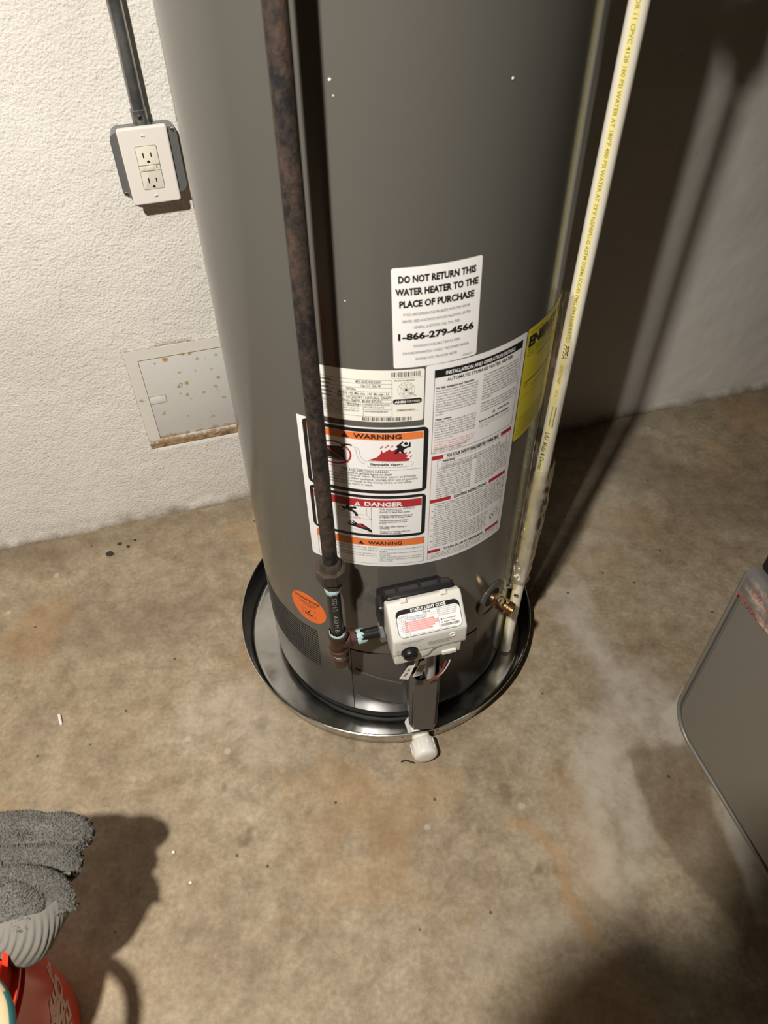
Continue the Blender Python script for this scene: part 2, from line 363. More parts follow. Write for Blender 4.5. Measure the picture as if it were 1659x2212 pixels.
# ------------------------------------------------------------------ printed decals
_tc = {}
def text_mesh(s, bold=0.0, res=2):
    key = (s, bold, res)
    if key not in _tc:
        cu = bpy.data.curves.new('t', 'FONT'); cu.body = s; cu.size = 1; cu.resolution_u = res; cu.offset = bold
        o = bpy.data.objects.new('t', cu); me = o.to_mesh()
        V = [(v.co.x, v.co.y) for v in me.vertices]; F = [tuple(p.vertices) for p in me.polygons]
        o.to_mesh_clear(); bpy.data.objects.remove(o); bpy.data.curves.remove(cu)
        if V:
            x0 = min(v[0] for v in V); V = [(x-x0, y) for x, y in V]; wd = max(v[0] for v in V)
        else: wd = 0
        _tc[key] = (V, F, wd)
    return _tc[key]
class Decal:
    def __init__(s, mp, lift=0.0003, step=0.008, rot=0.0, piv=(0, 0)):
        s.mp, s.lift, s.step, s.B, s.rot, s.piv = mp, lift, step, {}, rot, piv
    def _m(s, u, v, l):
        if s.rot:
            du, dv = u-s.piv[0], v-s.piv[1]; u, v = s.piv[0]+du*cos(s.rot)-dv*sin(s.rot), s.piv[1]+du*sin(s.rot)+dv*cos(s.rot)
        return s.mp(u, v, s.lift*(1+l))
    def poly(s, pts, key, l=1):
        b = s.B.setdefault(key, bmesh.new()); t = bmesh.new()
        t.faces.new([t.verts.new((p[0], p[1], 0)) for p in pts])
        bmesh.ops.triangulate(t, faces=t.faces[:])
        if s.step:
            us = [p[0] for p in pts]; k = math.floor(min(us)/s.step)+1
            while k*s.step < max(us):
                bmesh.ops.bisect_plane(t, geom=t.verts[:]+t.edges[:]+t.faces[:], plane_co=(k*s.step, 0, 0), plane_no=(1, 0, 0)); k += 1
        mp_ = {}
        for v in t.verts: mp_[v] = b.verts.new(s._m(v.co.x, v.co.y, l))
        for f in t.faces:
            try: b.faces.new([mp_[v] for v in f.verts])
            except ValueError: pass
        t.free()
    def rect(s, u0, v0, u1, v1, key, l=1, r=0.0):
        s.poly(rrect(u0, v0, u1, v1, r) if r else [(u0, v0), (u1, v0), (u1, v1), (u0, v1)], key, l)
    def frame(s, u0, v0, u1, v1, t, key, l=1):
        s.rect(u0, v0, u1, v0+t, key, l); s.rect(u0, v1-t, u1, v1, key, l); s.rect(u0, v0+t, u0+t, v1-t, key, l); s.rect(u1-t, v0+t, u1, v1-t, key, l)
    def line(s, p, q, t, key, l=1):
        d = Vector((q[0]-p[0], q[1]-p[1])).normalized(); n = Vector((-d.y, d.x))*t/2
        s.poly([(p[0]-n.x, p[1]-n.y), (q[0]-n.x, q[1]-n.y), (q[0]+n.x, q[1]+n.y), (p[0]+n.x, p[1]+n.y)], key, l)
    def annulus(s, c, r, t, key, l=1, n=40, a0=0, a1=2*pi, sy=1.0):
        for i in range(n):
            a, b_ = a0+(a1-a0)*i/n, a0+(a1-a0)*(i+1)/n
            s.poly([(c[0]+(r-t)*cos(a), c[1]+sy*(r-t)*sin(a)), (c[0]+r*cos(a), c[1]+sy*r*sin(a)), (c[0]+r*cos(b_), c[1]+sy*r*sin(b_)), (c[0]+(r-t)*cos(b_), c[1]+sy*(r-t)*sin(b_))], key, l)
    def text(s, txt, u, v, h, key, wd=None, align='L', bold=0.0, l=2, sx=1.0, ang=0.0, res=2, shear=0.0):
        V, F, w_ = text_mesh(txt, bold, res)
        if not V: return
        sc_ = h/0.70; kx = sc_*sx
        if wd: kx = wd/w_
        W = w_*kx; off = {'L': 0, 'C': -W/2, 'R': -W}[align]
        b = s.B.setdefault(key, bmesh.new()); vv = []
        for x, y in V:
            X = off+x*kx+shear*y*sc_; Y = y*sc_
            vv.append(b.verts.new(s._m(u+X*cos(ang)-Y*sin(ang), v+X*sin(ang)+Y*cos(ang), l)))
        for f in F:
            try: b.faces.new([vv[i] for i in f])
            except ValueError: pass
    def para(s, lines, u, v, wd, dv, key, bold=0.0, h=None, just=True):
        h = h or dv*0.62
        for i, ln in enumerate(lines):
            full = just and i < len(lines)-1 and len(ln) > 0.7*max(len(x) for x in lines)
            s.text(ln, u, v-dv*i, h, key, wd=wd if full else wd*min(1, len(ln)/max(len(x) for x in lines)), bold=bold, res=1)
    def barcode(s, u0, v0, u1, v1, key, seed=1):
        rs = random.Random(seed); u = u0
        while u < u1:
            w_ = rs.choice((0.0004, 0.0007, 0.001, 0.0013)); s.rect(u, v0, min(u+w_, u1), v1, key, 1); u += w_+rs.choice((0.0005, 0.0008, 0.0012))
    def build(s, parent, names, mats):
        for k, b in s.B.items():
            q = obj(names[k], b, mats[k], parent, smooth=0)
            if names[k] not in ('orange_band',): q['kind'] = 'stuff'
def wrap(t, n):
    out, cur = [], ''
    for wd in t.split():
        if len(cur)+len(wd)+1 > n: out.append(cur); cur = wd
        else: cur = (cur+' '+wd).strip()
    out.append(cur); return out

# ------------------------------------------------------------------ room shell
WK, WC = 0.2815, 1.4662
_n = math.hypot(WK, 1); WN = Vector((WK/_n, -1/_n, 0)); WT = Vector((1/_n, WK/_n, 0)); W0 = Vector((0, WC, 0))
def wp(s, z, off=0.0): return W0+WT*s+Vector((0, 0, z))+WN*off
def structure(o): o['kind'] = 'structure'; return o

def build_floor():
    xs = np.linspace(-1.05, 1.35, 401); ys = np.linspace(0.05, 1.95, 318)
    ox = np.concatenate([[-2.6, -1.8], xs, [1.8, 2.6]]); oy = np.concatenate([[-2.4, -1.0], ys, [2.1, 2.6]])
    X, Y = np.meshgrid(ox, oy, indexing='ij')
    Z = (fbm(X*6+40, Y*6+40, 11, 3)-0.5)*0.002
    verts = np.stack([X, Y, Z], -1).reshape(-1, 3); ny = len(oy); nx = len(ox)
    idx = np.arange(nx*ny).reshape(nx, ny)
    F = np.stack([idx[:-1, :-1], idx[1:, :-1], idx[1:, 1:], idx[:-1, 1:]], -1).reshape(-1, 4)
    me = bpy.data.meshes.new('floor'); me.from_pydata(verts.tolist(), [], F.tolist())
    wx = X+(fbm(X*14+9, Y*14+9, 3, 4)-0.5)*0.07; wy = Y+(fbm(X*14+70, Y*14+30, 5, 4)-0.5)*0.07
    def seg(p, q, w_, soft):
        d = np.array([q[0]-p[0], q[1]-p[1]]); L2 = d@d
        t = np.clip(((wx-p[0])*d[0]+(wy-p[1])*d[1])/L2, 0, 1)
        ds = np.hypot(wx-p[0]-t*d[0], wy-p[1]-t*d[1]); return np.clip((w_+soft-ds)/soft, 0, 1)
    def pl(pts, w_, soft, a=1.0):
        r = np.zeros_like(X)
        for p, q in zip(pts, pts[1:]): r = np.maximum(r, seg(p, q, w_, soft))
        return r*a
    def pg(pts, soft, wob=1.0):
        ux, uy = X+(wx-X)*wob, Y+(wy-Y)*wob; n = len(pts); inside = np.zeros(X.shape, bool); dist = np.full(X.shape, 9.0)
        for i in range(n):
            (x0, y0), (x1, y1) = pts[i], pts[(i+1) % n]
            c = ((y0 > uy) != (y1 > uy)) & (ux < (x1-x0)*(uy-y0)/(y1-y0+1e-12)+x0); inside ^= c
            dx, dy = x1-x0, y1-y0; t = np.clip(((ux-x0)*dx+(uy-y0)*dy)/(dx*dx+dy*dy), 0, 1)
            dist = np.minimum(dist, np.hypot(ux-x0-t*dx, uy-y0-t*dy))
        return np.clip(np.where(inside, dist, -dist)/soft+0.5, 0, 1)
    R = np.maximum.reduce([
        pl([(0.70, 1.62), (0.63, 1.46), (0.545, 1.33), (0.44, 1.18)], 0.02, 0.12, 0.45),
        pl([(0.401, 1.034), (0.422, 0.98), (0.455, 0.86), (0.461, 0.79), (0.497, 0.708), (0.55, 0.70)], 0.012, 0.045, 0.85),
        pl([(0.43, 0.72), (0.394, 0.60), (0.368, 0.515), (0.384, 0.437)], 0.012, 0.05, 0.85),
        pl([(0.49, 0.80), (0.53, 0.74)], 0.03, 0.06, 0.8), pg([(0.44, 0.66), (0.46, 0.60), (0.475, 0.53), (0.46, 0.44), (0.41, 0.42), (0.40, 0.52), (0.41, 0.62)], 0.03, 0.4)*0.6,
        pl([(0.16, 0.33), (0.26, 0.38)], 0.01, 0.05, 0.3),
        pl([(-0.38, 0.74), (-0.30, 0.80), (-0.24, 0.70)], 0.01, 0.05, 0.35),
        pg([(0.535, 0.74), (0.583, 0.663), (0.61, 0.60), (0.72, 0.70), (0.70, 0.82), (0.60, 0.80)], 0.008, 0.12),
        pg([(0.592, 0.556), (0.597, 0.50), (0.603, 0.44), (0.60, 0.36), (0.80, 0.36), (0.80, 0.66), (0.62, 0.585)], 0.008, 0.25)])
    G = np.maximum.reduce([
        0.85*pg([(0.452, 0.668), (0.50, 0.672), (0.57, 0.678), (0.60, 0.62), (0.585, 0.55), (0.60, 0.42), (0.57, 0.36), (0.50, 0.45), (0.478, 0.53), (0.462, 0.60)], 0.005, 0.22),
        pl([(0.455, 0.662), (0.475, 0.585), (0.482, 0.53), (0.50, 0.47), (0.525, 0.40)], 0.001, 0.006, 0.7),
        pl([(0.455, 0.668), (0.51, 0.675), (0.575, 0.675)], 0.004, 0.012, 0.6),
        pl([(-1.0, 1.14), (-0.6, 1.255), (-0.3, 1.345), (0.35, 1.525), (0.8, 1.65), (1.2, 1.77)], 0.008, 0.045, 0.55),
        *[pl([(x, y-0.004), (x+0.002, y+0.004)], r_, 0.006, a_) for x, y, r_, a_ in ((0.0, 0.579, 0.006, 0.5), (0.148, 0.621, 0.007, 0.6), (0.218, 0.597, 0.006, 0.7), (-0.151, 0.557, 0.004, 0.6), (-0.322, 0.362, 0.010, 0.6), (0.148, 0.527, 0.006, 0.5), (-0.253, 0.741, 0.005, 0.5), (0.357, 0.653, 0.003, 0.5), (-0.256, 0.52, 0.003, 0.9), (0.264, 0.457, 0.0025, 1.0), (-0.19, 0.62, 0.018, 0.3))],
        pl([(0.1, 0.62), (0.07, 0.61)], 0.008, 0.02, 0.3),
        0.5*np.clip((fbm(X*3+5, Y*3+5, 21, 4)-0.60)*9, 0, 1)])
    B = np.maximum.reduce([
        pl([(0.235, 0.545), (0.265, 0.52), (0.299, 0.469), (0.314, 0.401), (0.336, 0.355)], 0.002, 0.018, 0.8),
        pl([(0.33, 0.60), (0.345, 0.50), (0.36, 0.42)], 0.01, 0.05, 0.35),
        0.5*np.clip((fbm(X*4+50, Y*4+15, 31, 4)-0.58)*8, 0, 1)])
    at = me.color_attributes.new('stain', 'FLOAT_COLOR', 'POINT')
    at.data.foreach_set('color', np.stack([R, G, B, np.ones_like(R)], -1).reshape(-1).astype(np.float32))
    me.materials.append(M['floor']); me.polygons.foreach_set('use_smooth', [True]*len(me.polygons))
    o = bpy.data.objects.new('floor', me); C.objects.link(o); return structure(o)
build_floor()

def build_wall():
    ss = np.concatenate([[-2.7, -1.8], np.linspace(-1.15, 1.35, 330), [1.9, 2.6]])
    zs = np.concatenate([np.linspace(-0.02, 0.06, 16), np.linspace(0.068, 1.25, 120), [1.6, 2.3]])
    S, Z = np.meshgrid(ss, zs, indexing='ij')
    off = (fbm(S*7+30, Z*7+30, 41, 4)-0.5)*0.006+(fbm(S*40+30, Z*40+30, 45, 3)-0.5)*0.0015
    foot = np.clip((0.024+(fbm(S*9+3, S*0+3, 51, 4)-0.5)*0.02-Z)/0.024, 0, 1)
    off = off+foot**1.5*(0.006+0.008*fbm(S*16+8, S*0+8, 55, 4))
    # recess left for the painted hatch
    d = np.maximum(np.maximum(-0.549-S, S+0.29), np.maximum(0.212-Z, Z-0.474))
    edge = np.clip(1-np.abs(d)/0.012, 0, 1)*0.0018
    off = np.where(d < 0, -0.012, off+edge)
    off = np.where(Z > 1.3, 0, off); off = np.where((S < -1.5) | (S > 1.5), 0, off)
    P = np.array([W0.x, W0.y, 0])+S[..., None]*np.array(WT)+off[..., None]*np.array(WN); P[..., 2] = Z
    n0, n1 = S.shape; idx = np.arange(n0*n1).reshape(n0, n1)
    F = np.stack([idx[:-1, :-1], idx[1:, :-1], idx[1:, 1:], idx[:-1, 1:]], -1).reshape(-1, 4)
    V = P.reshape(-1, 3).tolist(); F = F.tolist()
    b = len(V)
    for s_, z_ in ((-2.7, -0.02), (2.6, -0.02), (2.6, 2.3), (-2.7, 2.3)): V.append(tuple(wp(s_, z_, -0.12)))
    c = [int(idx[0, 0]), int(idx[-1, 0]), int(idx[-1, -1]), int(idx[0, -1])]
    F += [[b+3, b+2, b+1, b]]+[[c[i], b+i, b+(i+1) % 4, c[(i+1) % 4]] for i in range(4)]
    return structure(obj('wall_back', (V, F), M['wall'], smooth=60))
build_wall()
def plain(name, c, s, m):
    bm = bmesh.new(); box(bm, c, s); return structure(obj(name, bm, m, smooth=0))
plain('ceiling', (0, 0.1, 2.34), (5.3, 5.1, 0.08), M['ceiling'])
plain('wall_left', (-2.55, 0.1, 1.14), (0.1, 5.0, 2.32), M['room_wall'])
plain('wall_right', (2.55, 0.1, 1.14), (0.1, 5.0, 2.32), M['room_wall'])
plain('wall_front', (0, -2.35, 1.14), (5.0, 0.1, 2.32), M['room_wall'])

# flood lamp on the ceiling, aimed towards the left wall
lamp = thing('ceiling_lamp', 'white flood lamp fixture on the ceiling behind the camera', 'lamp', (LIGHT.x, LIGHT.y, 2.3))
bm = bmesh.new(); stack(bm, (LIGHT.x, LIGHT.y, 2.299), (0, 0, -1), [(0, 0.055), (0.02, 0.055), (0.03, 0.04), (0.06, 0.028), (0.075, 0.028)], 32)
obj('lampholder', bm, M['porcelain'], lamp)
ld = bpy.data.lights.new('bulb', 'SPOT'); ld.energy = LIGHT_W; ld.color = LIGHT_COL; ld.shadow_soft_size = 0.034; ld.spot_size = rad(140); ld.spot_blend = 1.0
lo = bpy.data.objects.new('bulb', ld); lo.location = LIGHT; lo.rotation_euler = Vector((-0.5, 0.8, -1.6)).to_track_quat('-Z', 'Y').to_euler(); C.objects.link(lo); lo.parent = lamp; lo.matrix_parent_inverse = lamp.matrix_basis.inverted()

# ------------------------------------------------------------------ water heater
TC = Vector((0.0086, 0.982, 0)); TR = 0.2435
def onT(u, z, off=0.0):
    a = u/TR; return TC+Vector(((TR+off)*sin(a), -(TR+off)*cos(a), z))
heater = thing('water_heater', 'tall grey cylindrical gas water heater standing in a round metal drain pan', 'water heater', (TC.x, TC.y, 0))
bm = bmesh.new()
lathe(bm, TC, [(0.20, 0.034), (0.236, 0.032), (0.2405, 0.032), (0.2432, 0.034), (TR, 0.038), (TR, 0.45), (TR, 0.9), (TR, 1.3), (TR, 1.50), (0.240, 1.508), (0.20, 1.512), (0.02, 1.512)], 160)
obj('tank_jacket', bm, M['tank'], heater, smooth=50)
bm = bmesh.new(); lathe(bm, TC, [(0.10, 0.0065), (0.236, 0.0065), (0.236, 0.034), (0.10, 0.034)], 96, True); obj('base_ring', bm, M['dark_gap'], heater)

TM = lambda u, v, o: onT(u, v, o)
LM = dict(w=M['white_label'], cream=M['cream_label'], k=M['ink'], g=M['grey_ink'], r=M['red'], p=M['pink'], b=M['blue'], o=M['orange'], o2=M['orange'], ov=M['oval'], y=M['yellow'], w2=M['white_label'])
LN = dict(w='white_print', cream='white_print', k='lettering', g='fine_lettering', r='red_print', p='red_lettering', b='blue_lettering', o='orange_band', o2='orange_band', ov='orange_band', y='yellow_print', w2='white_lettering')
def label_part(name, shapes, key, **kw):
    d = Decal(TM, 0.0001, 0.006, kw.pop('rot', 0), kw.pop('piv', (0, 0)))
    for s_ in shapes: d.poly(s_, 'x', 2)
    return obj(name, d.B['x'], LM[key], heater, smooth=0, **kw)

# --- "do not return" sticker
U0, U1, Z0, Z1 = 0.0042, 0.1060, 0.848, 0.976
rt_, pv = rad(1.2), ((U0+U1)/2, (Z0+Z1)/2)
p = label_part('return_notice_label', [rrect(U0, Z0, U1, Z1, 0.003)], 'w', rot=rt_, piv=pv, label='white sticker reading DO NOT RETURN THIS WATER HEATER with a phone number')
d = Decal(TM, 0.0002, 0.008, rt_, pv)
uc = (U0+U1)/2
for t, z, wd, h in (('DO NOT RETURN THIS', 0.9585, 0.087, 0.0078), ('WATER HEATER TO THE', 0.9435, 0.094, 0.0078), ('PLACE OF PURCHASE', 0.9285, 0.086, 0.0078)):
    d.text(t, uc, z, h, 'k', wd=wd, align='C', bold=0.045)
for t, z, wd in (('IF YOU ARE EXPERIENCING PROBLEMS WITH THIS WATER', 0.9175, 0.077), ('HEATER, NEED ASSISTANCE WITH INSTALLATION, OR FOR', 0.9090, 0.079), ('GENERAL QUESTIONS CALL TOLL FREE:', 0.9005, 0.054)):
    d.text(t, uc, z, 0.0034, 'g', wd=wd, align='C')
d.text('1-866-279-4566', uc, 0.8865, 0.0082, 'k', wd=0.090, align='C', bold=0.045)
for t, z, wd in (('TECHNICIANS AVAILABLE 7 DAYS A WEEK', 0.8755, 0.056), ('FOR MORE INFORMATION, CONSULT THE OWNER\'S MANUAL', 0.8665, 0.080), ('PROVIDED WITH THE WATER HEATER', 0.8575, 0.050)):
    d.text(t, uc, z, 0.0034, 'g', wd=wd, align='C')
d.text('AP22271-1', U1-0.004, 0.8515, 0.0024, 'g', align='R')
d.build(p, LN, LM)

# --- rating plate
p = label_part('rating_plate_label', [rrect(-0.0945, 0.766, 0.0424, 0.8445, 0.003)], 'cream', label='cream rating plate sticker with bar codes, half in the pipe shadow')
d = Decal(TM, 0.0002)
d.barcode(0.0025, 0.8345, 0.0375, 0.8415, 'k', 3)
d.line((0.002, 0.8325), (0.040, 0.8325), 0.0003, 'k')
d.text('Manufactured under license', 0.0065, 0.8285, 0.0020, 'k', wd=0.024, bold=0.01)
for z in (0.8300, 0.8245, 0.8185, 0.8125, 0.8065, 0.8005, 0.7960, 0.7745): d.line((-0.085, z), (0.0035, z), 0.0004, 'k')
d.line((0.0035, 0.830), (0.0035, 0.7745), 0.0004, 'k'); d.line((-0.0320, 0.7960), (-0.0320, 0.7745), 0.0004, 'k')
d.line((-0.032, 0.7855), (0.0035, 0.7855), 0.0004, 'k')
for t, u, z, wd in (('MFG. DATE: 05AUG2019', -0.040, 0.8257, 0.030), ('Cap. U.S. Gals. 40', -0.034, 0.8200, 0.024), ('NATURAL', -0.052, 0.8140, 0.012), ('Manifold - 4.0  Max. inlet - 14.0  Min. inlet - 5.0', -0.062, 0.8080, 0.062), ('VENT CATEGORY I NATURAL DRAFT', -0.064, 0.8020, 0.066), ('Recov. Gal/Hr. 40,000 BTU/Hr.', -0.058, 0.7968, 0.050)):
    d.text(t, u, z, 0.0035, 'k', wd=wd, bold=0.01)
d.para(wrap('INSTALL ON NONCOMBUSTIBLE FLOOR ONLY. MINIMUM CLEARANCES SIDES 0 REAR 0 FRONT 4 TOP 12 INCHES. WORKING PRESSURE 150 PSI TEST 300 PSI', 30), -0.085, 0.7925, 0.048, 0.0038, 'k')
d.text('ALTITUDE 0-7700 FT', -0.052, 0.7908, 0.0026, 'k', wd=0.018); d.text('CERTIFIED FOR INSTALLATION', -0.0305, 0.7918, 0.0028, 'k', wd=0.031); d.text('IN CLOSET OR ALCOVE', -0.0305, 0.7880, 0.0026, 'k', wd=0.024)
d.text('MAX WORKING PRESSURE 150 PSI', -0.0300, 0.7815, 0.0024, 'k', wd=0.028, bold=0.01)
for k in range(5): d.line((-0.090, 0.826-k*0.006), (-0.070-0.002*(k % 3), 0.826-k*0.006), 0.0016, 'g', 1)
d.barcode(-0.0335, 0.7675, 0.0285, 0.7735, 'k', 9)
# round registration mark and certified bar
d.annulus((0.0205, 0.815), 0.0105, 0.0003, 'g', n=32, sy=1.1); d.annulus((0.0205, 0.815), 0.0075, 0.0003, 'g', n=28, sy=1.1); d.annulus((0.0205, 0.815), 0.0016, 0.0016, 'k', n=12)
for k in range(5):
    a = pi/2+2*pi*k/5; b_ = a+4*pi/5
    d.line((0.0205+0.0072*cos(a), 0.815+0.0078*sin(a)), (0.0205+0.0072*cos(b_), 0.815+0.0078*sin(b_)), 0.0004, 'g')
for k, ch in enumerate('TESTED'): 
    a = rad(150-k*24); d.text(ch, 0.0205+0.0083*cos(a), 0.815+0.009*sin(a), 0.0018, 'k', ang=a-pi/2, align='C')
for k, ch in enumerate('LISTED'):
    a = rad(210+k*24); d.text(ch, 0.0205+0.0098*cos(a), 0.815+0.0106*sin(a), 0.0018, 'k', ang=a+pi/2, align='C')
d.line((0.024, 0.811), (0.033, 0.805), 0.0009, 'g')
d.rect(0.0045, 0.7935, 0.0400, 0.8015, 'k', 1, r=0.0035)
d.text('AHRI', 0.0065, 0.7958, 0.0034, 'w2', wd=0.0135, bold=0.04, l=3); d.text('CERTIFIED', 0.0212, 0.7960, 0.0030, 'w2', wd=0.0165, bold=0.005, l=3)
d.text('ASSEMBLED IN MEXICO', 0.0092, 0.7835, 0.0022, 'k', wd=0.0225, bold=0.01)
d.line((0.010, 0.7825), (0.036, 0.7825), 0.0002, 'k')
d.build(p, LN, LM)

# --- big warning and instruction sheet
p = label_part('instruction_sheet_label', [[(-0.1245, 0.757), (-0.1245, 0.487), (-0.1215, 0.4825), (0.0438, 0.4825), (0.0438, 0.757)],
     [(0.0438, 0.4825), (0.1885, 0.4825), (0.1915, 0.4855), (0.1915, 0.845), (0.189, 0.8475), (0.0465, 0.8475), (0.0438, 0.845)]], 'w', label='large white sheet of warnings and operating instructions')
d = Decal(TM, 0.0002)
# warning panel
UL, UR = -0.1105, 0.0432
def thick(u0, z0, u1, z1, t, r):
    o_ = rrect(u0, z0, u1, z1, r, 6); i_ = rrect(u0+t, z0+t, u1-t, z1-t, 0.0005, 6)
    for k in range(len(o_)):
        k2 = (k+1) % len(o_); d.poly([o_[k], o_[k2], i_[k2], i_[k]], 'k', 1)
thick(-0.1165, 0.639, 0.0502, 0.7545, 0.0062, 0.008)
d.rect(UL, 0.7355, 0.0435, 0.7475, 'o')
d.text('WARNING', -0.0465, 0.7380, 0.0074, 'k', wd=0.062, bold=0.03)
d.poly([(-0.0625, 0.7372), (-0.0525, 0.7372), (-0.0575, 0.7460)], 'k', 2)
d.line((UL, 0.6832), (0.0435, 0.6832), 0.0005, 'k')
# prohibition sign over the gasoline can
cx_, cz_ = -0.0735, 0.7075
can = [(-0.0865, 0.6975), (-0.0595, 0.6975), (-0.0595, 0.7145), (-0.0625, 0.7165), (-0.0640, 0.7165), (-0.0640, 0.7200), (-0.0660, 0.7200), (-0.0660, 0.7165), (-0.0865, 0.7165)]
d.poly(can, 'k', 1)
d.rect(-0.0860, 0.6950, -0.0620, 0.6970, 'k', 1)
sp = spline([(-0.0625, 0.7170, 0), (-0.0615, 0.7215, 0), (-0.0585, 0.7240, 0), (-0.0520, 0.7248, 0), (-0.0490, 0.7235, 0)], 5)
for a, b_ in zip(sp, sp[1:]): d.line((a.x, a.y), (b_.x, b_.y), 0.0028, 'k', 1)
d.annulus((cx_, cz_), 0.0235, 0.0024, 'r', 3, sy=0.86); d.line((cx_-0.0185, cz_+0.0140), (cx_+0.0185, cz_-0.0140), 0.0028, 'r', 3)
v1 = spline([(-0.0475, 0.7235, 0), (-0.0440, 0.7170, 0), (-0.0425, 0.7060, 0), (-0.0370, 0.6955, 0), (-0.0300, 0.6930, 0)], 6)
v2 = spline([(-0.0450, 0.7225, 0), (-0.0400, 0.7180, 0), (-0.0385, 0.7080, 0), (-0.0345, 0.7000, 0), (-0.0300, 0.6985, 0)], 6)
for v_ in (v1, v2):
    for a, b_ in zip(v_, v_[1:]): d.line((a.x, a.y), (b_.x, b_.y), 0.0004, 'k', 1)
for k in range(11):
    d.annulus((-0.0270+k*0.0050, 0.6962), 0.0028, 0.0004, 'k', n=8, a0=rad(20), a1=rad(160)); d.annulus((-0.0270+k*0.0050, 0.6905), 0.0028, 0.0004, 'k', n=8, a0=rad(200), a1=rad(340))
d.annulus((0.0280, 0.6935), 0.0034, 0.0004, 'k', n=10, a0=rad(-100), a1=rad(100))
d.text('Flammable Vapors', -0.0255, 0.6918, 0.0038, 'k', wd=0.0425, bold=0.03)
fire = [(-0.0290, 0.7000), (-0.0165, 0.7065), (-0.0120, 0.7125), (-0.0105, 0.7195), (-0.0085, 0.7140), (-0.0040, 0.7175), (0.0000, 0.7205), (0.0030, 0.7170), (0.0090, 0.7210), (0.0125, 0.7140), (0.0180, 0.7120), (0.0225, 0.7150), (0.0215, 0.7095), (0.0250, 0.7075), (0.0215, 0.7045), (0.0270, 0.7020), (0.0235, 0.6985)]
d.poly(fire, 'r', 1)
for a, b_ in (((-0.0120, 0.7215), (-0.0085, 0.7262)), ((-0.0060, 0.7228), (-0.0010, 0.7275)), ((0.0010, 0.7240), (0.0045, 0.7262)), ((0.0250, 0.7110), (0.0272, 0.7150)), ((0.0268, 0.7045), (0.0290, 0.7075))): d.line(a, b_, 0.0016, 'r', 1)
d.poly([(0.0055, 0.7130), (0.0100, 0.7215), (0.0085, 0.7260), (0.0130, 0.7300), (0.0165, 0.7335), (0.0180, 0.7318), (0.0140, 0.7275), (0.0190, 0.7240), (0.0245, 0.7255), (0.0250, 0.7310), (0.0270, 0.7312), (0.0272, 0.7235), (0.0205, 0.7210), (0.0175, 0.7170), (0.0195, 0.7130), (0.0165, 0.7120), (0.0135, 0.7165), (0.0090, 0.7120)], 'k', 2)
d.annulus((0.0210, 0.7292), 0.0026, 0.0026, 'k', n=14, l=2)
d.text('FIRE AND EXPLOSION HAZARD', -0.0640, 0.6782, 0.0042, 'k', wd=0.062, bold=0.008)
d.text('Can result in serious injury or death', -0.0680, 0.6735, 0.0042, 'k', wd=0.071, bold=0.008)
for i, t in enumerate(('Do not store or use gasoline or other flammable vapors and liquids', 'in the vicinity of this or any other appliance. Storage of or use of gasoline', 'or other flammable vapors or liquids in the vicinity of this or any other', 'appliance can result in serious injury or death.')):
    d.text(t, -0.1080 if i != 0 else -0.1050, 0.6690-0.0053*i, 0.0040, 'k', wd=(0.140, 0.145, 0.138, 0.085)[i] if i < 3 else 0.085)
# danger panel
thick(-0.1165, 0.549, 0.0502, 0.6345, 0.0056, 0.008)
d.rect(UL, 0.6112, 0.0442, 0.6262, 'r')
d.text('DANGER', -0.0355, 0.6140, 0.0078, 'w2', wd=0.053, bold=0.03)
d.poly([(-0.0500, 0.6130), (-0.0410, 0.6130), (-0.0455, 0.6215)], 'w2', 2); d.rect(-0.0459, 0.6145, -0.0451, 0.6190, 'r', 3)
d.line((-0.0265, 0.6110), (-0.0265, 0.5560), 0.0005, 'k'); d.line((-0.0330, 0.6110), (-0.0330, 0.5950), 0.0004, 'k')
d.line((-0.0265, 0.5860), (-0.0330, 0.5950), 0.0004, 'k'); d.line((-0.0330, 0.5950), (-0.0800, 0.5930), 0.0004, 'k'); d.line((-0.0265, 0.5860), (-0.0800, 0.5890), 0.0004, 'k')
d.annulus((-0.0690, 0.6020), 0.0052, 0.0010, 'k', n=20)
fau = spline([(-0.0690, 0.6040, 0), (-0.0620, 0.6045, 0), (-0.0540, 0.6010, 0), (-0.0490, 0.5970, 0), (-0.0475, 0.5905, 0)], 6)
for a, b_ in zip(fau, fau[1:]): d.line((a.x, a.y), (b_.x, b_.y), 0.0045, 'k', 1)
for q in ((-0.0600, 0.6085), (-0.0545, 0.6065), (-0.0500, 0.6075)): d.annulus(q, 0.0028, 0.0028, 'k', n=10, l=1)
d.text('HOT', -0.0560, 0.5855, 0.0040, 'p', wd=0.014, bold=0.02)
d.poly([(-0.0620, 0.5745), (-0.0530, 0.5730), (-0.0600, 0.5785), (-0.0590, 0.5798), (-0.0510, 0.5750), (-0.0550, 0.5808), (-0.0538, 0.5812), (-0.0470, 0.5752), (-0.0400, 0.5760), (-0.0265, 0.5640), (-0.0265, 0.5575), (-0.0350, 0.5630), (-0.0470, 0.5668), (-0.0600, 0.5700)], 'k', 1)
d.poly([(-0.0500, 0.5735), (-0.0420, 0.5745), (-0.0330, 0.5675), (-0.0440, 0.5690)], 'r', 2)
d.line((-0.0265, 0.5560), (-0.0620, 0.5660), 0.0004, 'k')
for i, t in enumerate(('Water temperature over 125\u00b0F (52\u00b0C)', 'can cause severe burns', 'instantly or death from scalds.', '', 'Children, disabled and elderly are', 'at highest risk of being scalded.', '', 'See instruction manual before', 'setting temperature at water', 'heater.', '', 'Feel water before bathing or', 'showering.', '', 'Temperature limiting valves are', 'available, see manual.')):
    zz = 0.6072-i*0.00335+(0.0)*i
    if t: d.text(t, -0.0150, zz, 0.0030, 'k', wd=0.0475*len(t)/34, bold=0.012)
